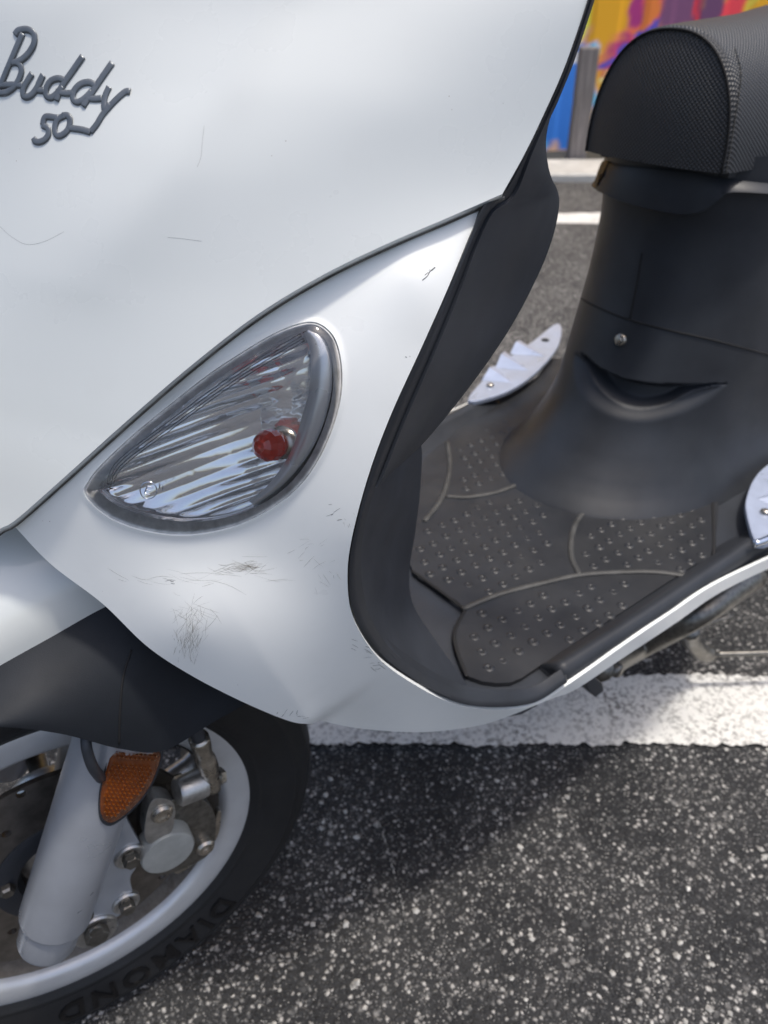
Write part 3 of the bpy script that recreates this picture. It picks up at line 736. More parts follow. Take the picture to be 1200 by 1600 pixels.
# broad latch collar under the seat front
lo_ = cr(np.array([(930, 283), (960, 301), (1000, 316), (1050, 328), (1080, 330), (1105, 321), (1125, 304), (1145, 295), (1240, 302)], float), 70); hi_ = cr(np.array([(928, 250), (970, 258), (1010, 262), (1050, 266), (1080, 269), (1105, 273), (1125, 277), (1145, 280), (1240, 290)], float), 70)
rws = []
for u, off in ((0, .002), (.15, .004), (.5, .0075), (.85, .0105), (.96, .0112), (1., .0095), (1., .0)):
    r_ = []
    for l_, h_ in zip(lo_, hi_):
        q = h_*(1-u)+l_*u; p, nn = hit(q[0], q[1], bvP)
        if p is None: p, nn = hit(q[0]+12, q[1], bvP)
        r_.append(p+nn*off if p is not None else None)
    rws.append(r_)
ok_ = [j for j in range(70) if all(r_[j] is not None for r_ in rws)]
mb = MB(); mb.grid([[r_[j] for j in ok_] for r_ in rws]); lc = mb.build('latch_collar', M['black_smooth'], pedo, solid=.001); orient(lc, CAM)

# ---- seat: arch-shaped section drawn back from a nearly flat front panel
cell = .0027
def arch(w, zb, H, n=2.35, m_=90):
    th = np.linspace(0, math.pi, m_); return [(w*np.sign(math.cos(q))*abs(math.cos(q))**(2/n), zb+H*abs(math.sin(q))**(2/n)) for q in th]
def weave(o, A_, B_):
    at_ = o.data.attributes.new('weave', 'FLOAT_VECTOR', 'POINT'); A_ = np.ravel(A_)/cell; B_ = np.ravel(B_)/cell
    at_.data.foreach_set('vector', np.c_[(A_+B_)*.7071, (A_-B_)*.7071, np.zeros(len(A_))].ravel().astype(np.float32))
sx = np.concatenate([[.6315, .6335, .637, .642, .65], np.linspace(.66, 1.28, 60), [1.295, 1.305]])
rows = []
for s_ in sx:
    w = np.interp(s_, [.6315, .6335, .637, .642, .66, .75, .90, 1.1, 1.2, 1.28, 1.305], [.0715, .0733, .0748, .0760, .0775, .088, .122, .135, .125, .09, .05]); H = np.interp(s_, [.6315, .637, .66, .76, .86, .95, 1.05, 1.28, 1.305], [.1005, .1040, .106, .112, .124, .146, .154, .14, .10])
    zb = .6195
    rows.append([(s_, t, z) for t, z in arch(w, zb, H)])
RW = np.array(rows); arcl = np.concatenate([np.zeros((len(rows), 1)), np.cumsum(np.linalg.norm(np.diff(RW, axis=1), axis=2), axis=1)], 1); arcl -= arcl[:, [45]]
mb = MB(); mb.grid(rows); seat = mb.build('seat', M['seat_vinyl'], scooter, weld=False); orient(seat, CAM); weave(seat, arcl, np.repeat(sx, 90))
seat['label'] = 'black woven-grain vinyl seat'
ks = np.concatenate([np.linspace(.02, .9, 24), [.94, .97, .99, 1.]]); crows = []
for k_ in ks:
    sc_ = .6315-.013*(1-k_**2.2); crows.append([(sc_, t*k_, .6205+(z-.6205)*k_) for t, z in arch(.0715, .6195, .1005)])
mb = MB(); mb.grid(crows); CR = np.array(crows); fpn = mb.build('front_panel', M['seat_vinyl'], seat, weld=False); orient(fpn, CAM); weave(fpn, CR[..., 1], CR[..., 2])
mb = MB(); mb.grid([[(s_, sg*np.interp(s_, [.6315, .66, .75, .90, 1.1, 1.2, 1.3], [.066, .070, .080, .114, .127, .117, .04]), .6185) for sg in (-1, 1)] for s_ in sx if s_ > .645]); mb.build('seat_base', M['black_plastic'], seat, solid=.005)
me_ = [seat.data, fpn.data]; vS = [v.co for m2_ in me_ for v in m2_.vertices]; off_ = len(seat.data.vertices)
bvS = BVHTree.FromPolygons(vS, [tuple(p.vertices) for p in seat.data.polygons]+[tuple(i+off_ for i in p.vertices) for p in fpn.data.polygons])
mb = MB(); mb.tube(np.array([(.6312, t*1.004, .6195+(z-.6195)*1.004) for t, z in arch(.0720, .6195, .1012)]), .0012, 6); mb.build('seat_seam', M['dark_gap'], seat)
mb = MB()
for i, (px, py) in enumerate(cr(np.array([(1133, 276), (1144, 211), (1154, 151), (1157, 112), (1148, 76)], float), 60)):
    p, nn = hit(px, py, bvS)
    if p is not None: mb.tube(np.array([p+nn*.0003+UP*.0009, p+nn*.0006, p+nn*.0003-UP*.0009]), .0004, 5)
st_ = mb.build('stitching', M['rib_rubber'], seat); tag(st_, kind='stuff')

# ---- turn signal
def scl(poly, k_): return inset(poly, k_)
ring_w = 14+9*np.clip((sig[:, 1]-700)/90, 0, 1)*np.clip((420-sig[:, 0])/150, 0, 1); ring_in = scl(sig, ring_w); ring_o2 = scl(sig, 1.2)
DS = lambda P: DB0(P)
cen = sig.mean(0)
def bulge(P, dome): 
    d = dist_poly(np.atleast_2d(P), sig); return -dome*np.sqrt(np.clip(1-(1-np.clip(d/75., 0, 1))**2, 0, 1))
g0 = lift(ring_o2, DS, .006); g1 = lift(ring_o2, DS, .0004); g2 = lift(scl(sig, 4), DS, -.0014); g3 = lift(scl(sig, 8), DS, .0004); g4 = lift(ring_in, DS, .0008); g5 = lift(scl(sig, ring_w+1), DS, .008)
mb = MB(); mb.grid([list(x)+[x[0]] for x in (g0, g1, g2, g3, g4, g5)])
sig_o = mb.build('turn_signal', M['gasket'], scooter); orient(sig_o, CAM)
sig_o['label'] = 'clear teardrop turn signal with a red-tinted bulb'
lens_in = scl(sig, 6)
vv, ff = fill2d(lens_in, [], 5.0); mb = MB()
mb.add(np.array([CAM+ray(*p)*(d+b_) for p, d, b_ in zip(vv, DS(vv), bulge(vv, .0075)+.001)]), ff)
lens = mb.build('lens', M['clear_lens'], sig_o); orient(lens, CAM); bvL = bvh_of(lens)
# moulded ridge line of the lens along its top edge and left end
rl = np.array([(168, 757), (175, 735), (196, 712), (260, 664), (325, 616), (380, 578), (433, 546), (470, 524)], float)
for off in (0, 9):
    P = [hit(px+off*.55, py+off*.8, bvL)[0] for px, py in cr(rl, 50)]; P = np.array([p for p in P if p is not None]); mb = MB(); mb.tube(P+np.array([.0004, -.0004, 0]), .0008, 6); mb.build('lens_ridge', M['clear_lens'], sig_o)
refl_o = scl(sig, ring_w)
vv, ff = fill2d(refl_o, [], 2.2); mb = MB()
dd = dist_poly(vv, refl_o); rot = vv @ np.array([.34, .94]); ph = rot/18.*2*math.pi
ax_ = vv @ np.array([.94, -.34]);
bowl = .007*np.exp(-((vv[:, 0]-385)**2+(vv[:, 1]-672)**2)/75.**2)+.003+.011*np.sqrt(np.clip(1-(1-np.clip(dd/85., 0, 1))**2, 0, 1))
msk = np.clip((dd-6)/10, 0, 1)*np.clip(((470-vv[:, 0])+.2*(700-vv[:, 1]))/60, 0, 1)
fl_ = (.0021*np.abs(np.sin(ph/2+.2*np.sin(ax_/45.)))*(.55+.45*np.sin(rot/47.+ax_/160.))+.0007*np.abs(np.sin(ax_/17.+.4*np.sin(rot/20.)))*np.clip((vv[:, 0]-330)/80, 0, 1))*msk
mb.add(np.array([CAM+ray(*p)*(d+b_) for p, d, b_ in zip(vv, DS(vv), bowl-fl_)]), ff)
refl = mb.build('reflector', M['reflector_chrome'], sig_o); orient(refl, CAM)
# smooth satin bezel inside the rear end of the lens
bo = cr([(484, 514), (505, 522), (517, 552), (519, 600), (511, 645), (493, 692), (467, 731), (436, 763), (398, 790)], 50)
bi = cr([(474, 521), (482, 535), (487, 560), (484, 605), (473, 652), (461, 692), (443, 728), (418, 760), (390, 784)], 50)
mb = MB(); mb.grid([lift(bo, DS, .0035), lift(bo*.75+bi*.25, DS, .0005), lift(bo*.4+bi*.6, DS, .0008), lift(bi, DS, .003), lift(bi-np.array([2, 0]), DS, .016)])
bz = mb.build('bezel', M['bezel_satin'], sig_o); orient(bz, CAM)
# bulb and holder
cb = CAM+ray(420, 696)*(float(DS([(420, 696)])[0])+.006)
ax_b = (at(300, 720, d=1)-at(430, 695, d=1)); ax_b /= np.linalg.norm(ax_b); tc_ = CAM-cb; tc_ /= np.linalg.norm(tc_); ax_b = ax_b*.75+tc_; ax_b /= np.linalg.norm(ax_b)
u_ = np.cross(ax_b, UP); u_ /= np.linalg.norm(u_); w_ = np.cross(ax_b, u_)
fb_ = lambda a, b, q: cb+u_*a+ax_b*b+w_*q
mb = MB(); mb.lathe([(0, .0078), (.003, .0072), (.0056, .0054), (.0074, .0022), (.0078, -.002), (.0066, -.006), (.0052, -.009)], fb_, 14); mb.build('bulb', M['bulb_red'], sig_o, smooth=False)
mb = MB(); mb.lathe([(.005, -.008), (.0078, -.009), (.008, -.013), (.0098, -.0135), (.0098, -.017), (.0, -.017)], fb_, 32); mb.build('bulb_holder', M['steel'], sig_o)
# moulded approval marks on the lens
def stroke_on(bv, strokes, r, mat, parent, name, n=14, lift_=0., seg=6, sq=1.):
    mb = MB()
    for stq in strokes:
        P = []
        for px, py in cr(np.array(stq, float), max(n, int(len(stq)*5))):
            p, nn = hit(px, py, bv)
            if p is not None: P.append(p+nn*lift_)
        if len(P) > 1: mb.tube(np.array(P), r, seg, nrm=None)
    return mb.build(name, M[mat], parent)
ca_ = [(232+13*math.cos(a), 766+13*math.sin(a)) for a in np.linspace(0, 6.283, 17)]
rotp = lambda x, y, cx, cy, s_, an: (cx+s_*(x*math.cos(an)-y*math.sin(an)), cy+s_*(x*math.sin(an)+y*math.cos(an)))
E_ = [[rotp(x, y, 232, 766, 1, .35) for x, y in st] for st in ([(5, -6), (-4, -6), (-4, 6), (5, 6)], [(-4, 0), (4, 0)])]
one = [[(250, 756), (249, 764)], [(255, 758), (254, 766)]]
marks = [ca_]+[[p for a_, b_ in zip(st[:-1], st[1:]) for p in (a_, b_)] for st in E_]+one
stroke_on(bvL, marks, .00032, 'chrome', sig_o, 'approval_mark', lift_=.0001)

# the same lamp on the far side
def mirror_copy(o, parent):
    c = o.copy(); c.data = o.data.copy(); c.data.transform(Matrix.Scale(-1, 4, (0, 1, 0))); c.data.flip_normals(); COL.objects.link(c); c.parent = parent; c.matrix_parent_inverse = o.matrix_parent_inverse.copy(); return c
sig_r = mirror_copy(sig_o, scooter); sig_r['label'] = 'turn signal on the far side of the front'
for ch in [x for x in COL.objects if x.parent == sig_o and not x.name.startswith('approval')]: mirror_copy(ch, sig_r)
# ---- name badge: one cast script emblem
B = [[(24, 55), (30, 48), (45, 47), (54, 55), (53, 70), (44, 85), (32, 95), (18, 99)], [(36, 52), (22, 85), (8, 118), (0, 138)], [(18, 97), (30, 100), (34, 112), (26, 132), (12, 144), (-4, 146)], [(-14, 130), (0, 133), (25, 133), (36, 134)],
     [(51, 115), (44, 126), (37, 140), (38, 151), (48, 150), (58, 138), (68, 117)], [(68, 117), (60, 134), (60, 141), (70, 142)],
     [(103, 127), (92, 123), (80, 127), (73, 138), (73, 149), (80, 153), (90, 146), (98, 135)], [(130, 88), (112, 114), (97, 136), (88, 158)], [(88, 144), (104, 146), (116, 146)],
     [(151, 135), (140, 129), (126, 132), (116, 143), (115, 155), (122, 160), (133, 154), (144, 143)], [(176, 98), (158, 124), (142, 148), (130, 167)], [(134, 153), (148, 155), (160, 154)],
     [(171, 136), (165, 150), (163, 164), (165, 172), (172, 163)], [(204, 144), (196, 144), (180, 158), (162, 178), (152, 194), (142, 207)], [(142, 207), (128, 203), (108, 200)],
     [(92, 185), (72, 183), (67, 196)], [(67, 196), (75, 201), (76, 211), (68, 220), (57, 222), (53, 216)],
     [(101, 181), (90, 188), (86, 202), (90, 212), (98, 211), (107, 202), (110, 188), (106, 181), (98, 181)]]
mb = MB()
for stq in B:
    P, NN = [], []
    for px, py in cr(np.array(stq, float), max(10, len(stq)*6)):
        p, nn = hit(px, py, bvA)
        if p is not None: P.append(p+nn*.0003); NN.append(nn)
    if len(P) > 2: mb.tube(np.array(P), .00138, 10, squash=.34, nrm=np.mean(NN, 0))
bd = mb.build('name_badge', M['badge_metal'], scooter); bd['label'] = 'grey metal script badge reading Buddy 50'

# ---- scuffs on the white panels (worn-through lines)
def scuffs(bv, parent, mat, name, specs, r=.00007):
    mb = MB()
    for cx, cy, wx_, wy_, an, ln, n in specs:
        for i in range(n):
            x0, y0 = cx+rng.normal(0, wx_), cy+rng.normal(0, wy_); a = an+rng.normal(0, .3); L = ln*rng.uniform(.3, 1.2); cv = rng.normal(0, .05)*L
            pts = [(x0-L/2*math.cos(a), y0-L/2*math.sin(a)), (x0-cv*math.sin(a), y0+cv*math.cos(a)), (x0+L/2*math.cos(a), y0+L/2*math.sin(a))]
            P, NN = [], []
            for px, py in cr(np.array(pts), 6):
                p, nn = hit(px, py, bv)
                if p is not None: P.append(p+nn*.00006); NN.append(nn)
            if len(P) > 3: mb.tube(np.array(P), r*rng.uniform(.4, 1.1)*np.array([.3, 1, 1, 1, .8, .3][:len(P)]), 5, squash=.4, nrm=np.mean(NN, 0))
    o = mb.build(name, M[mat], parent); tag(o, kind='stuff'); return o
scuffs(bvB, panel, 'scuff', 'scuff_marks', [(298, 985, 12, 20, 2.0, 26, 64), (298, 985, 10, 20, 1.2, 20, 30), (314, 958, 18, 8, .45, 40, 16), (290, 1005, 10, 12, 1.7, 14, 46), (375, 886, 22, 5, -.08, 36, 38), (385, 884, 10, 4, .0, 24, 30), (330, 905, 55, 5, .05, 60, 14), (500, 860, 25, 12, -.4, 22, 12), (520, 905, 14, 12, .9, 18, 8), (540, 825, 5, 12, 1.2, 10, 6), (230, 905, 30, 8, .15, 40, 4)])
scuffs(bvB, panel, 'scuff_dark', 'scuff_marks', [(268, 908, 8, 2, .05, 16, 4), (553, 945, 5, 8, 0, 14, 6), (568, 1010, 8, 12, .5, 12, 9), (590, 1040, 8, 8, .3, 12, 7), (456, 1115, 8, 2, 2., 9, 5), (478, 1120, 5, 1.5, 0, 9, 3), (672, 425, 4, 3, -.75, 8, 3), (520, 800, 6, 10, -.5, 12, 5), (640, 560, 3, 3, 0, 3, 2)], .0002)
def dline(bv, parent, mat, strokes, r): 
    o = stroke_on(bv, strokes, r, mat, parent, 'scratch_line', 20); return o
dline(bvB, panel, 'dark_gap', [[(660, 438), (668, 431), (672, 424), (680, 418)]], .00017)
for q_ in ([(319, 197), (316, 222), (314, 245), (308, 261)], [(0, 354), (18, 370), (42, 382), (70, 377), (100, 362)], [(262, 371), (285, 373), (315, 377)]): dline(bvA, shield, 'scuff_dark', [q_], .00007)

# ---- front fender, flap, fork, wheel (steered a little to the right)
def fend(th, ph):
    rs = np.interp(th, [20, 40, 60, 75, 88, 105, 130, 150], [.262, .272, .268, .2565, .2345, .222, .222, .225]); rc = rs+.060*math.sin(ph)**.8
    b = .085*abs(math.cos(ph))**.7*(1 if math.cos(ph) > 0 else -1)
    return wf(rc*math.cos(math.radians(th)), b, rc*math.sin(math.radians(th)))
mb = MB(); mb.grid([[fend(th, ph) for ph in np.linspace(0, math.pi, 41)] for th in np.linspace(20, 150, 60)])
fo = mb.build('front_fender', M['white_paint'], scooter, solid=.003); orient(fo, CAM)
tp = [atb(px, py+3, .084) for px, py in ((-140, 1130), (-90, 1088), (0, 1035), (80, 990), (160, 945), (250, 905), (360, 900), (470, 960))]
bt = [atb(px, py, .117) for px, py in ((-140, 1165), (-90, 1140), (0, 1132), (95, 1143), (190, 1167), (255, 1169), (330, 1126), (385, 1095))]
T_ = cr(tp, 70); B_ = cr(bt, 70)
for sgn in (1, -1):
    rows = []
    for u in np.linspace(0, 1, 14):
        r_ = T_*(1-u)+B_*u; r_ = r_.copy(); r_[:, 1] = (.0845+.0345*math.sin(min(u*1.05, 1)*math.pi/2))*sgn
        rows.append([wf(*q) for q in r_])
    rows.append([wf(q[0], .112*sgn, q[2]-.0035) for q in r_]); rows.append([wf(q[0], .104*sgn, q[2]-.0015) for q in r_])
    mb = MB(); mb.grid(rows); fp = mb.build('fender_flap', M['black_fender'], scooter, solid=.002); orient(fp, CAM if sgn > 0 else (0, -2, .5))
    if sgn > 0:
        bvF = bvh_of(fp); seam_on(bvF, [(186, 1162), (187, 1120), (192, 1060), (205, 1015)], .0007, 'dark_gap', fp, 'flap_seam', 30)
wheel = MB().lathe([(.144, -.046), (.132, -.052), (.1325, -.04), (.118, -.03), (.112, 0), (.118, .03), (.1215, .042), (.124, .046), (.1275, .0475), (.141, .0475), (.1455, .0455), (.146, .041), (.14, .036)], wf, 120).build('front_wheel', M['rim_silver'], scooter, angle=35)
wheel['label'] = 'silver alloy front wheel with black tyre'
mb = MB(); mb.lathe([(.1195, .0405), (.1175, .033), (.1125, .02), (.1115, -.03)], wf, 120); mb.build('rim_well', M['rim_dirty'], wheel)
tyr = [(.141, .0435), (.1465, .0478), (.1495, .0492), (.1505, .0502), (.1525, .0503), (.1535, .0500), (.155, .0508), (.168, .0535), (.180, .0540), (.1815, .0547), (.1835, .0545), (.1845, .0533), (.190, .0515), (.1955, .0485), (.1968, .0490), (.1985, .0475), (.2015, .043), (.205, .038), (.2088, .025), (.2105, .01), (.2105, -.01), (.2088, -.025), (.205, -.038), (.1985, -.047), (.19, -.0515), (.18, -.054), (.168, -.0535), (.155, -.0508), (.141, -.0435)]
def tyre_rows(frame):
    rows = []
    for i, q in enumerate(np.linspace(0, 2*math.pi, 361)):
        g = i % 10
        rows.append([frame((r_-(.0035 if (g in (0, 1) and .2 < r_ and .012 < abs(b) < .04) or (g in (5, 6) and .2 < r_ and abs(b) < .012) else 0))*math.cos(q), b, (r_-(.0035 if (g in (0, 1) and .2 < r_ and .012 < abs(b) < .04) or (g in (5, 6) and .2 < r_ and abs(b) < .012) else 0))*math.sin(q)) for r_, b in tyr])
    return rows
mb = MB(); mb.grid(tyre_rows(wf)); ty = mb.build('tyre', M['tyre_rubber'], wheel, angle=50)
# moulded sidewall lettering
cu = bpy.data.curves.new('tyre_lettering', 'FONT'); cu.body = 'DIAMOND'; cu.size = .030; cu.extrude = .0011; cu.space_character = 1.25; cu.align_x = 'CENTER'; cu.resolution_u = 3; cu.offset = .0006
tmp = bpy.data.objects.new('tmp', cu); COL.objects.link(tmp); dg = bpy.context.evaluated_depsgraph_get(); tm = tmp.evaluated_get(dg).to_mesh()
tv = [v.co.copy() for v in tm.vertices]; tf = [tuple(p.vertices) for p in tm.polygons]; bpy.data.objects.remove(tmp)
a0 = atb(240, 1503, .053); th0 = math.atan2(a0[2], a0[0])
mb = MB(); vL = []
for v in tv:
    th = th0-v.x/.172*1.0; r_ = .1605+v.y*.95; bb = np.interp(r_, [.155, .168, .18, .19], [.0508, .0535, .054, .0515])+.0004+v.z
    vL.append(wf(r_*math.cos(th), bb, r_*math.sin(th)))
mb.add(vL, tf); mb.build('tyre_lettering', M['tyre_letter'], wheel, smooth=False, weld=False)
# spokes and hub
for i in range(5):
    th = math.radians(68+72*i); d = np.array([math.cos(th), math.sin(th)]); nrm_ = np.array([-d[1], d[0]])
    rows = []
    for r_, w_2, bb in ((.028, .020, .02), (.05, .015, .018), (.08, .0125, .010), (.105, .015, .004), (.117, .021, .0)):
        lp = []
        for q in np.linspace(0, 6.283, 12, endpoint=False):
            e = d*r_+nrm_*w_2*math.cos(q); lp.append(wf(e[0], bb+.011*math.sin(q), e[1]))
        rows.append(lp)
    mb = MB(); mb.grid(rows, True); mb.build('spoke', M['cast_alloy'], wheel)
mb = MB(); mb.lathe([(0, .034), (.022, .034), (.03, .03), (.034, .02), (.036, -.02), (.03, -.03), (0, -.03)], wf, 48); mb.build('hub', M['cast_alloy'], wheel, angle=40)
# brake disc with drilled holes
cl = lambda r_, n, c=(0, 0): np.array([(c[0]+r_*math.cos(a), c[1]+r_*math.sin(a)) for a in np.linspace(0, 2*math.pi, n, endpoint=False)])
holes = [cl(.048, 60)] + [cl(.0034, 10, ((.066+.013*(k_ % 3))*math.cos(k_*.3142+.1), (.066+.013*(k_ % 3))*math.sin(k_*.3142+.1))) for k_ in range(20)]
vv, ff = fill2d(cl(.097, 110), holes, .009); mb = MB(); mb.add([wf(p[0], .043, p[1]) for p in vv], ff); disc = mb.build('brake_disc', M['disc_steel'], wheel, smooth=False, solid=.004); orient(disc, CAM)
mb = MB(); mb.lathe([(.05, .042), (.05, .0445), (.045, .046), (.034, .045), (.03, .038)], wf, 48); mb.build('disc_carrier', M['black_plastic'], wheel, angle=40)
for k_ in range(5):
    th = k_*1.2566+.4; c_ = np.array([.041*math.cos(th), .041*math.sin(th)])
    mb = MB(); mb.lathe([(0, .005), (.004, .005), (.0055, .0035), (.0058, 0)], lambda a, b, q: wf(c_[0]+a, .046+b, c_[1]+q), 6); mb.build('disc_bolt', M['dark_steel'], wheel, smooth=False)
# fork leg (left, in view) and its twin
f1, f2 = atb(86, 1430, .086), atb(152, 1228, .086); fd = (f2-f1)/np.linalg.norm(f2-f1)
for sgn in (1, -1):
    def fp_(u, r_=None): q = f1+fd*u; return wf(q[0], .086*sgn, q[2])
    us = [-.004, 0, .02, .1, .2]; mb = MB(); mb.tube([fp_(u) for u in (-.002, 0, .002, .1, .19)], [.0218, .0232, .0236, .0236, .0236], 40); fk = mb.build('fork_leg', M['fork_silver'], scooter, angle=50)
    mb = MB(); mb.tube([fp_(u) for u in (-.028, -.0265, -.024, .004)], [.0165, .0185, .0195, .0203], 36); mb.build('fork_foot', M['fork_silver'], fk, angle=50)
    mb = MB(); mb.tube([fp_(u) for u in (.19, .33)], .0165, 24); mb.build('fork_tube', M['chrome'], fk)
mb = MB(); P = np.array([wf(*(f1+fd*.33)), wf(f1[0]+fd[0]*.33, 0, (f1+fd*.33)[2]+.01), wf(f1[0]+fd[0]*.33, -.086, (f1+fd*.33)[2])]); mb.tube(P, .02, 14); mb.build('fork_crown', M['dark_steel'], scooter)
mb = MB(); mb.tube([wf(0, -.1, 0), wf(0, .09, 0)], .008, 16); mb.build('axle', M['dark_steel'], scooter)
# ---- brake caliper group
def poly_plate(pts, b, th, name, mat, parent, bevel=.0015, nseg=60, off=-1):
    P = np.array([atb(px, py, b)[[0, 2]] for px, py in pts]); loop = cr(P, nseg, closed=True); vv, ff = fill2d(loop, [], .02)
    mb = MB(); mb.add([wf(p[0], b, p[1]) for p in vv], ff); o = mb.build(name, M[mat], parent, smooth=False, solid=th, bevel=bevel); orient(o, CAM); return o
def cyl(px, py, b, prof, name, mat, parent, seg=32, smooth=True):
    c_ = atb(px, py, b); mb = MB(); mb.lathe(prof, lambda a, b_, q: wf(c_[0]+a, b+b_, c_[2]+q), seg); return mb.build(name, M[mat], parent, smooth=smooth, angle=35 if smooth else None)
def hexbolt(px, py, b, r_, parent, mat='dark_steel', washer=None):
    if washer: cyl(px, py, b, [(washer, -.003), (washer, .0005), (washer-.001, .0018), (washer-.003, .0018), (washer*.62, .0005), (0, .0005)], 'washer', 'cast_alloy', parent)
    cyl(px, py, b+.0015, [(0, .0075), (r_*.9, .0075), (r_, .0065), (r_, 0)], 'bolt', mat, parent, 6, False)
    cyl(px, py, b+.009, [(0, .001), (r_*.55, .001), (r_*.6, 0)], 'bolt', mat, parent, 16)
brk = poly_plate([(170, 1262), (190, 1268), (207, 1296), (222, 1328), (216, 1352), (204, 1372), (208, 1398), (203, 1420), (172, 1440), (140, 1466), (108, 1474), (92, 1455), (100, 1400), (130, 1330)], .066, .009, 'caliper_bracket', 'fork_silver', scooter)
hexbolt(203, 1338, .067, .0062, brk, washer=.0115); hexbolt(197, 1411, .067, .0058, brk, washer=.0105); hexbolt(150, 1455, .067, .009, brk, washer=.0165)
cal = poly_plate([(228, 1268), (242, 1252), (270, 1250), (300, 1240), (330, 1262), (338, 1290), (330, 1330), (300, 1352), (255, 1368), (228, 1362), (224, 1320)], .060, .022, 'brake_caliper', 'dark_steel', scooter, .003)
cal['label'] = 'worn alloy brake caliper behind the fork'
poly_plate([(232, 1262), (244, 1248), (268, 1252), (274, 1270), (268, 1300), (250, 1312), (232, 1318), (226, 1300)], .072, .012, 'caliper_arm', 'cast_alloy', cal, .002)
cyl(253, 1271, .0725, [(.008, -.004), (.008, .001), (.0065, .003), (.005, .003), (.0045, .0015), (0, .0015)], 'slide_bolt', 'steel', cal)
cyl(262, 1330, .071, [(.0205, -.014), (.0205, .001), (.0195, .0025), (.017, .003), (0, .0032)], 'piston_cap', 'caliper_paint', cal, 48)
cyl(320, 1322, .062, [(.0075, -.006), (.0075, .002), (.006, .004), (.0035, .004), (.003, .002), (0, .002)], 'slide_bolt', 'steel', cal)
q1, q2 = atb(276, 1238, .070), atb(318, 1222, .068); q3 = atb(346, 1212, .064)
mb = MB(); mb.tube([wf(*q1), wf(*(q1*.9+q2*.1)), wf(*q2)], [.0095, .0110, .0110], 24); mb.build('hose_union', M['cast_alloy'], cal, angle=40)
mb = MB(); mb.tube([wf(*q2), wf(*(q2*.3+q3*.7))], .0075, 20); mb.build('banjo_fitting', M['dark_steel'], cal, angle=40)
mb = MB(); mb.tube([wf(*(q2*.3+q3*.7)), wf(*q3)], .0070, 6); mb.build('banjo_bolt', M['steel'], cal, smooth=False)
hp_ = [atb(px, py, b) for px, py, b in ((334, 1232, .072), (328, 1205, .073), (316, 1170, .075), (300, 1120, .078), (280, 1060, .07))]
P = cr(hp_, 40); mb = MB(); mb.tube([wf(*q) for q in P[:22]], np.interp(np.arange(22), [0, 6, 8, 12, 14, 18, 21], [.0055, .0055, .0072, .0072, .0060, .0072, .0072]), 16); mb.build('hose_ferrule', M['steel'], cal)
mb = MB(); mb.tube([wf(*q) for q in P[18:]], .005, 12); mb.build('brake_hose', M['black_plastic'], cal)
poly_plate([(268, 1352), (292, 1340), (330, 1300), (340, 1270), (346, 1272), (338, 1312), (300, 1352), (276, 1366)], .056, .006, 'pad_spring', 'steel', cal, .001)
# amber side reflector
ro = cr([(181, 1168), (215, 1172), (249, 1174), (247, 1198), (232, 1232), (208, 1262), (180, 1284), (165, 1284), (157, 1270), (157, 1240), (165, 1205)], 60, closed=True)
ctr = np.array([195., 1222.])
def rb(p, o=0.): return .106+.004*(p[1]-1168)/110+o
mb = MB(); ex = ctr+(ro-ctr)*1.07
mb.grid([[wf(*atb(p[0], p[1], rb(p, -.006))) for p in list(ex)+[ex[0]]], [wf(*atb(p[0], p[1], rb(p, .0005))) for p in list(ex)+[ex[0]]], [wf(*atb(p[0], p[1], rb(p, .0005))) for p in list(ro)+[ro[0]]]]); mb.fan([wf(*atb(p[0], p[1], rb(p, -.006))) for p in ex])
sr = mb.build('side_reflector', M['black_plastic'], scooter); sr['label'] = 'amber teardrop side reflector on the fork'
mb = MB(); vv, ff = fill2d(ctr+(ro-ctr)*.99, [], 6.0); dd = dist_poly(vv, ro); mb.add([wf(*atb(p[0], p[1], rb(p, .001+.0022*min(1, q/8)))) for p, q in zip(vv, dd)], ff)
al = mb.build('amber_lens', M['amber'], sr); orient(al, CAM)
mb = MB(); inn_ = inset(ro, 6)
for i, x_ in enumerate(np.arange(150, 255, 7.0)):
    for j, y_ in enumerate(np.arange(1160, 1292, 6.2)):
        p = np.array([x_+(3.5 if j % 2 else 0), y_+.08*(x_-200)])
        if not inpoly(p[None], inn_)[0] or abs(p[1]-1192-.1*(p[0]-200)) < 2.2: continue
        base = [wf(*atb(p[0]+dx, p[1]+dy, rb(p, .0031))) for dx, dy in ((-2.6, 0), (0, -2.4), (2.6, 0), (0, 2.4))]; mb.add(base+[wf(*atb(p[0], p[1], rb(p, .0060)))], [(q, (q+1) % 4, 4) for q in range(4)])
pr = mb.build('reflector_prisms', M['amber_bright'], sr, smooth=False, weld=False); tag(pr, kind='stuff')
P = [wf(*atb(px, py, b)) for px, py, b in ((134, 1150, .108), (136, 1172, .112), (145, 1198, .112), (158, 1216, .108))]; mb = MB(); mb.tube(cr(P, 20), .0032, 10); mb.build('reflector_strap', M['black_plastic'], sr)

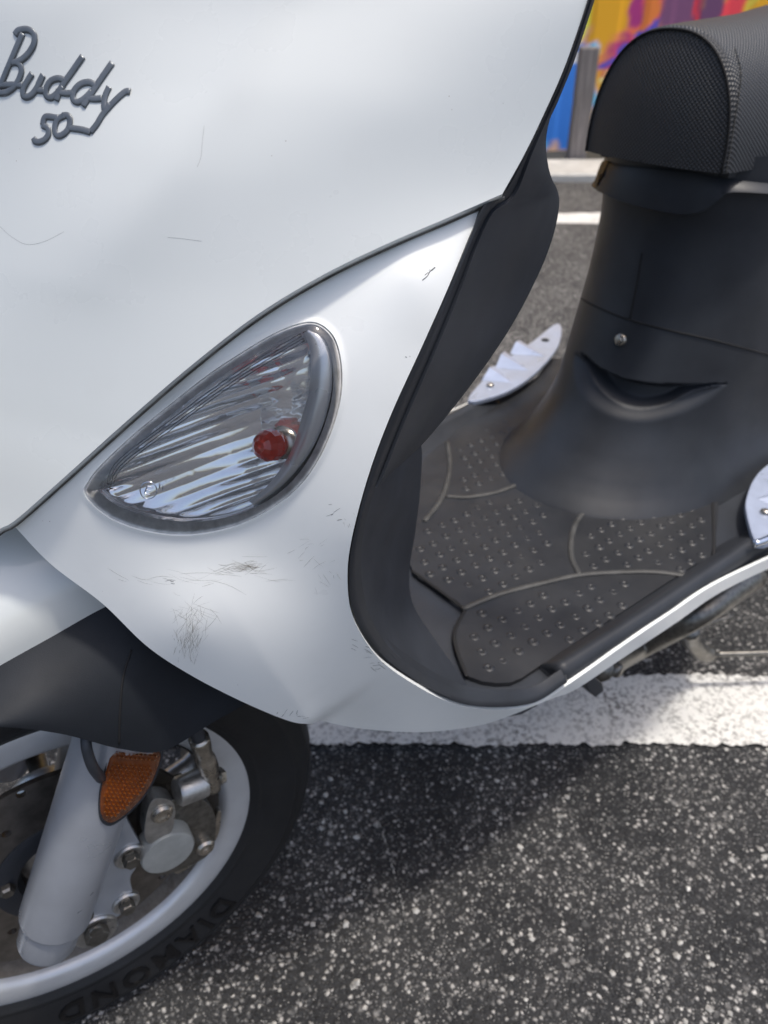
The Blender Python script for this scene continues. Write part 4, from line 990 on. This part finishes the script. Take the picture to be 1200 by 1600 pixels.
# ---- side stand and fittings under the sill
fit = [(912, 1062), (928, 1056), (942, 1068), (944, 1080), (931, 1090), (922, 1082)]
def free_plate(pts, t, th, name, mat, parent):
    P = [at(px, py, t=t) for px, py in pts]; vv, ff = fill2d(np.array([(p[0], p[2]) for p in P]), [], .01); mb = MB(); mb.add([(p[0], t, p[1]) for p in vv], ff); return mb.build(name, M[mat], parent, smooth=False, solid=th, bevel=.001)
ss = free_plate(fit, .175, .012, 'side_stand', 'black_plastic', scooter)
c_ = at(962, 1046, t=.15); mb = MB(); mb.lathe([(0, .006), (.006, .006), (.008, .003), (.008, -.01)], lambda a, b, q: c_+np.array([a, b, q]), 20); mb.build('pivot_bolt', M['dark_steel'], ss)
P = [at(935, 1045, t=.14), at(1000, 1010, t=.12), at(1090, 960, z=.20), at(1180, 900, z=.20)]; mb = MB(); mb.tube(cr(P, 30), .014, 12); mb.build('frame_rail', M['dark_steel'], scooter)
P = [at(1078, 985, z=.14), at(1080, 1000, z=.10), at(1095, 1018, z=.07), at(1108, 1022, z=.06)]; mb = MB(); mb.tube(cr(P, 20), [.011]*20, 10); mb.build('stand_leg', M['dark_steel'], ss)
P = [at(1115, 1022, z=.065), at(1160, 1021, z=.065), at(1260, 1018, z=.065)]; mb = MB(); mb.tube(cr(P, 12), .0035, 8); mb.build('stand_arm', M['dark_steel'], ss)
P = [at(1060, 985, z=.13), at(1100, 975, z=.12), at(1145, 962, z=.12)]; mb = MB(); mb.tube(cr(P, 12), .0022, 8); mb.build('stand_spring', M['dark_steel'], ss)

# ---- the rest of the scooter, beyond the picture's edge
bs = [(.40, .78, .13), (.48, .80, .155), (.56, .83, .15), (.60, .86, .14)]
mb = MB()
for sgn in (1,):
    rows = []
    for z_, s0, w in bs:
        rows.append([(1.52-(1.52-s0-.12)*(.5-.5*math.cos(a)) if False else s0+.12+(1.40-s0)*(1-u), sg*w*min(1, (1.05-u)*3.2 if u > .7 else 1), z_) for u, sg in [(q, 1) for q in np.linspace(1, 0, 24)]+[(q, -1) for q in np.linspace(0, 1, 24)]])
    mb.grid(rows)
mb.build('rear_body', M['white_paint'], scooter, solid=.003)
def rear(a, b, c): return np.array([1.19+a, b, .208+c])
rw = MB().lathe([(.146, -.044), (.13, -.046), (.115, -.02), (.115, .02), (.13, .046), (.146, .044)], rear, 80).build('rear_wheel', M['rim_silver'], scooter, angle=35)
mb = MB(); mb.lathe(tyr, rear, 100); mb.build('tyre', M['tyre_rubber'], rw)
mb = MB(); mb.lathe([(.116, .012), (.06, .02), (0, .03)], rear, 40); mb.lathe([(.116, -.012), (.06, -.02), (0, -.03)], rear, 40); mb.build('hub', M['cast_alloy'], rw)
mb = MB(); mb.box((1.02, 0, .23), (.2, 0, 0), (0, .07, 0), (0, 0, .06)); mb.build('engine_case', M['dark_steel'], scooter, bevel=.02)
# steering head cover, handlebar and grips
rows = [[(.31+.35*(z_-.93)+w*1.1*math.cos(a), w*1.35*math.sin(a), z_) for a in np.linspace(0, 2*math.pi, 32, endpoint=False)] for z_, w in ((.93, .055), (.97, .07), (1.02, .085), (1.06, .08), (1.09, .05), (1.10, .01))]
mb = MB(); mb.grid(rows, True); mb.build('handlebar_cover', M['white_paint'], scooter)
for sgn in (1, -1):
    P = [(.36, sgn*.07, 1.04), (.38, sgn*.18, 1.05), (.43, sgn*.26, 1.04)]; mb = MB(); mb.tube(cr(P, 16), .014, 14); hb = mb.build('handlebar', M['chrome'], scooter)
    P = [(.42, sgn*.24, 1.042), (.47, sgn*.34, 1.03)]; mb = MB(); mb.tube(cr(P, 8), .018, 14); mb.build('grip', M['black_plastic'], hb)
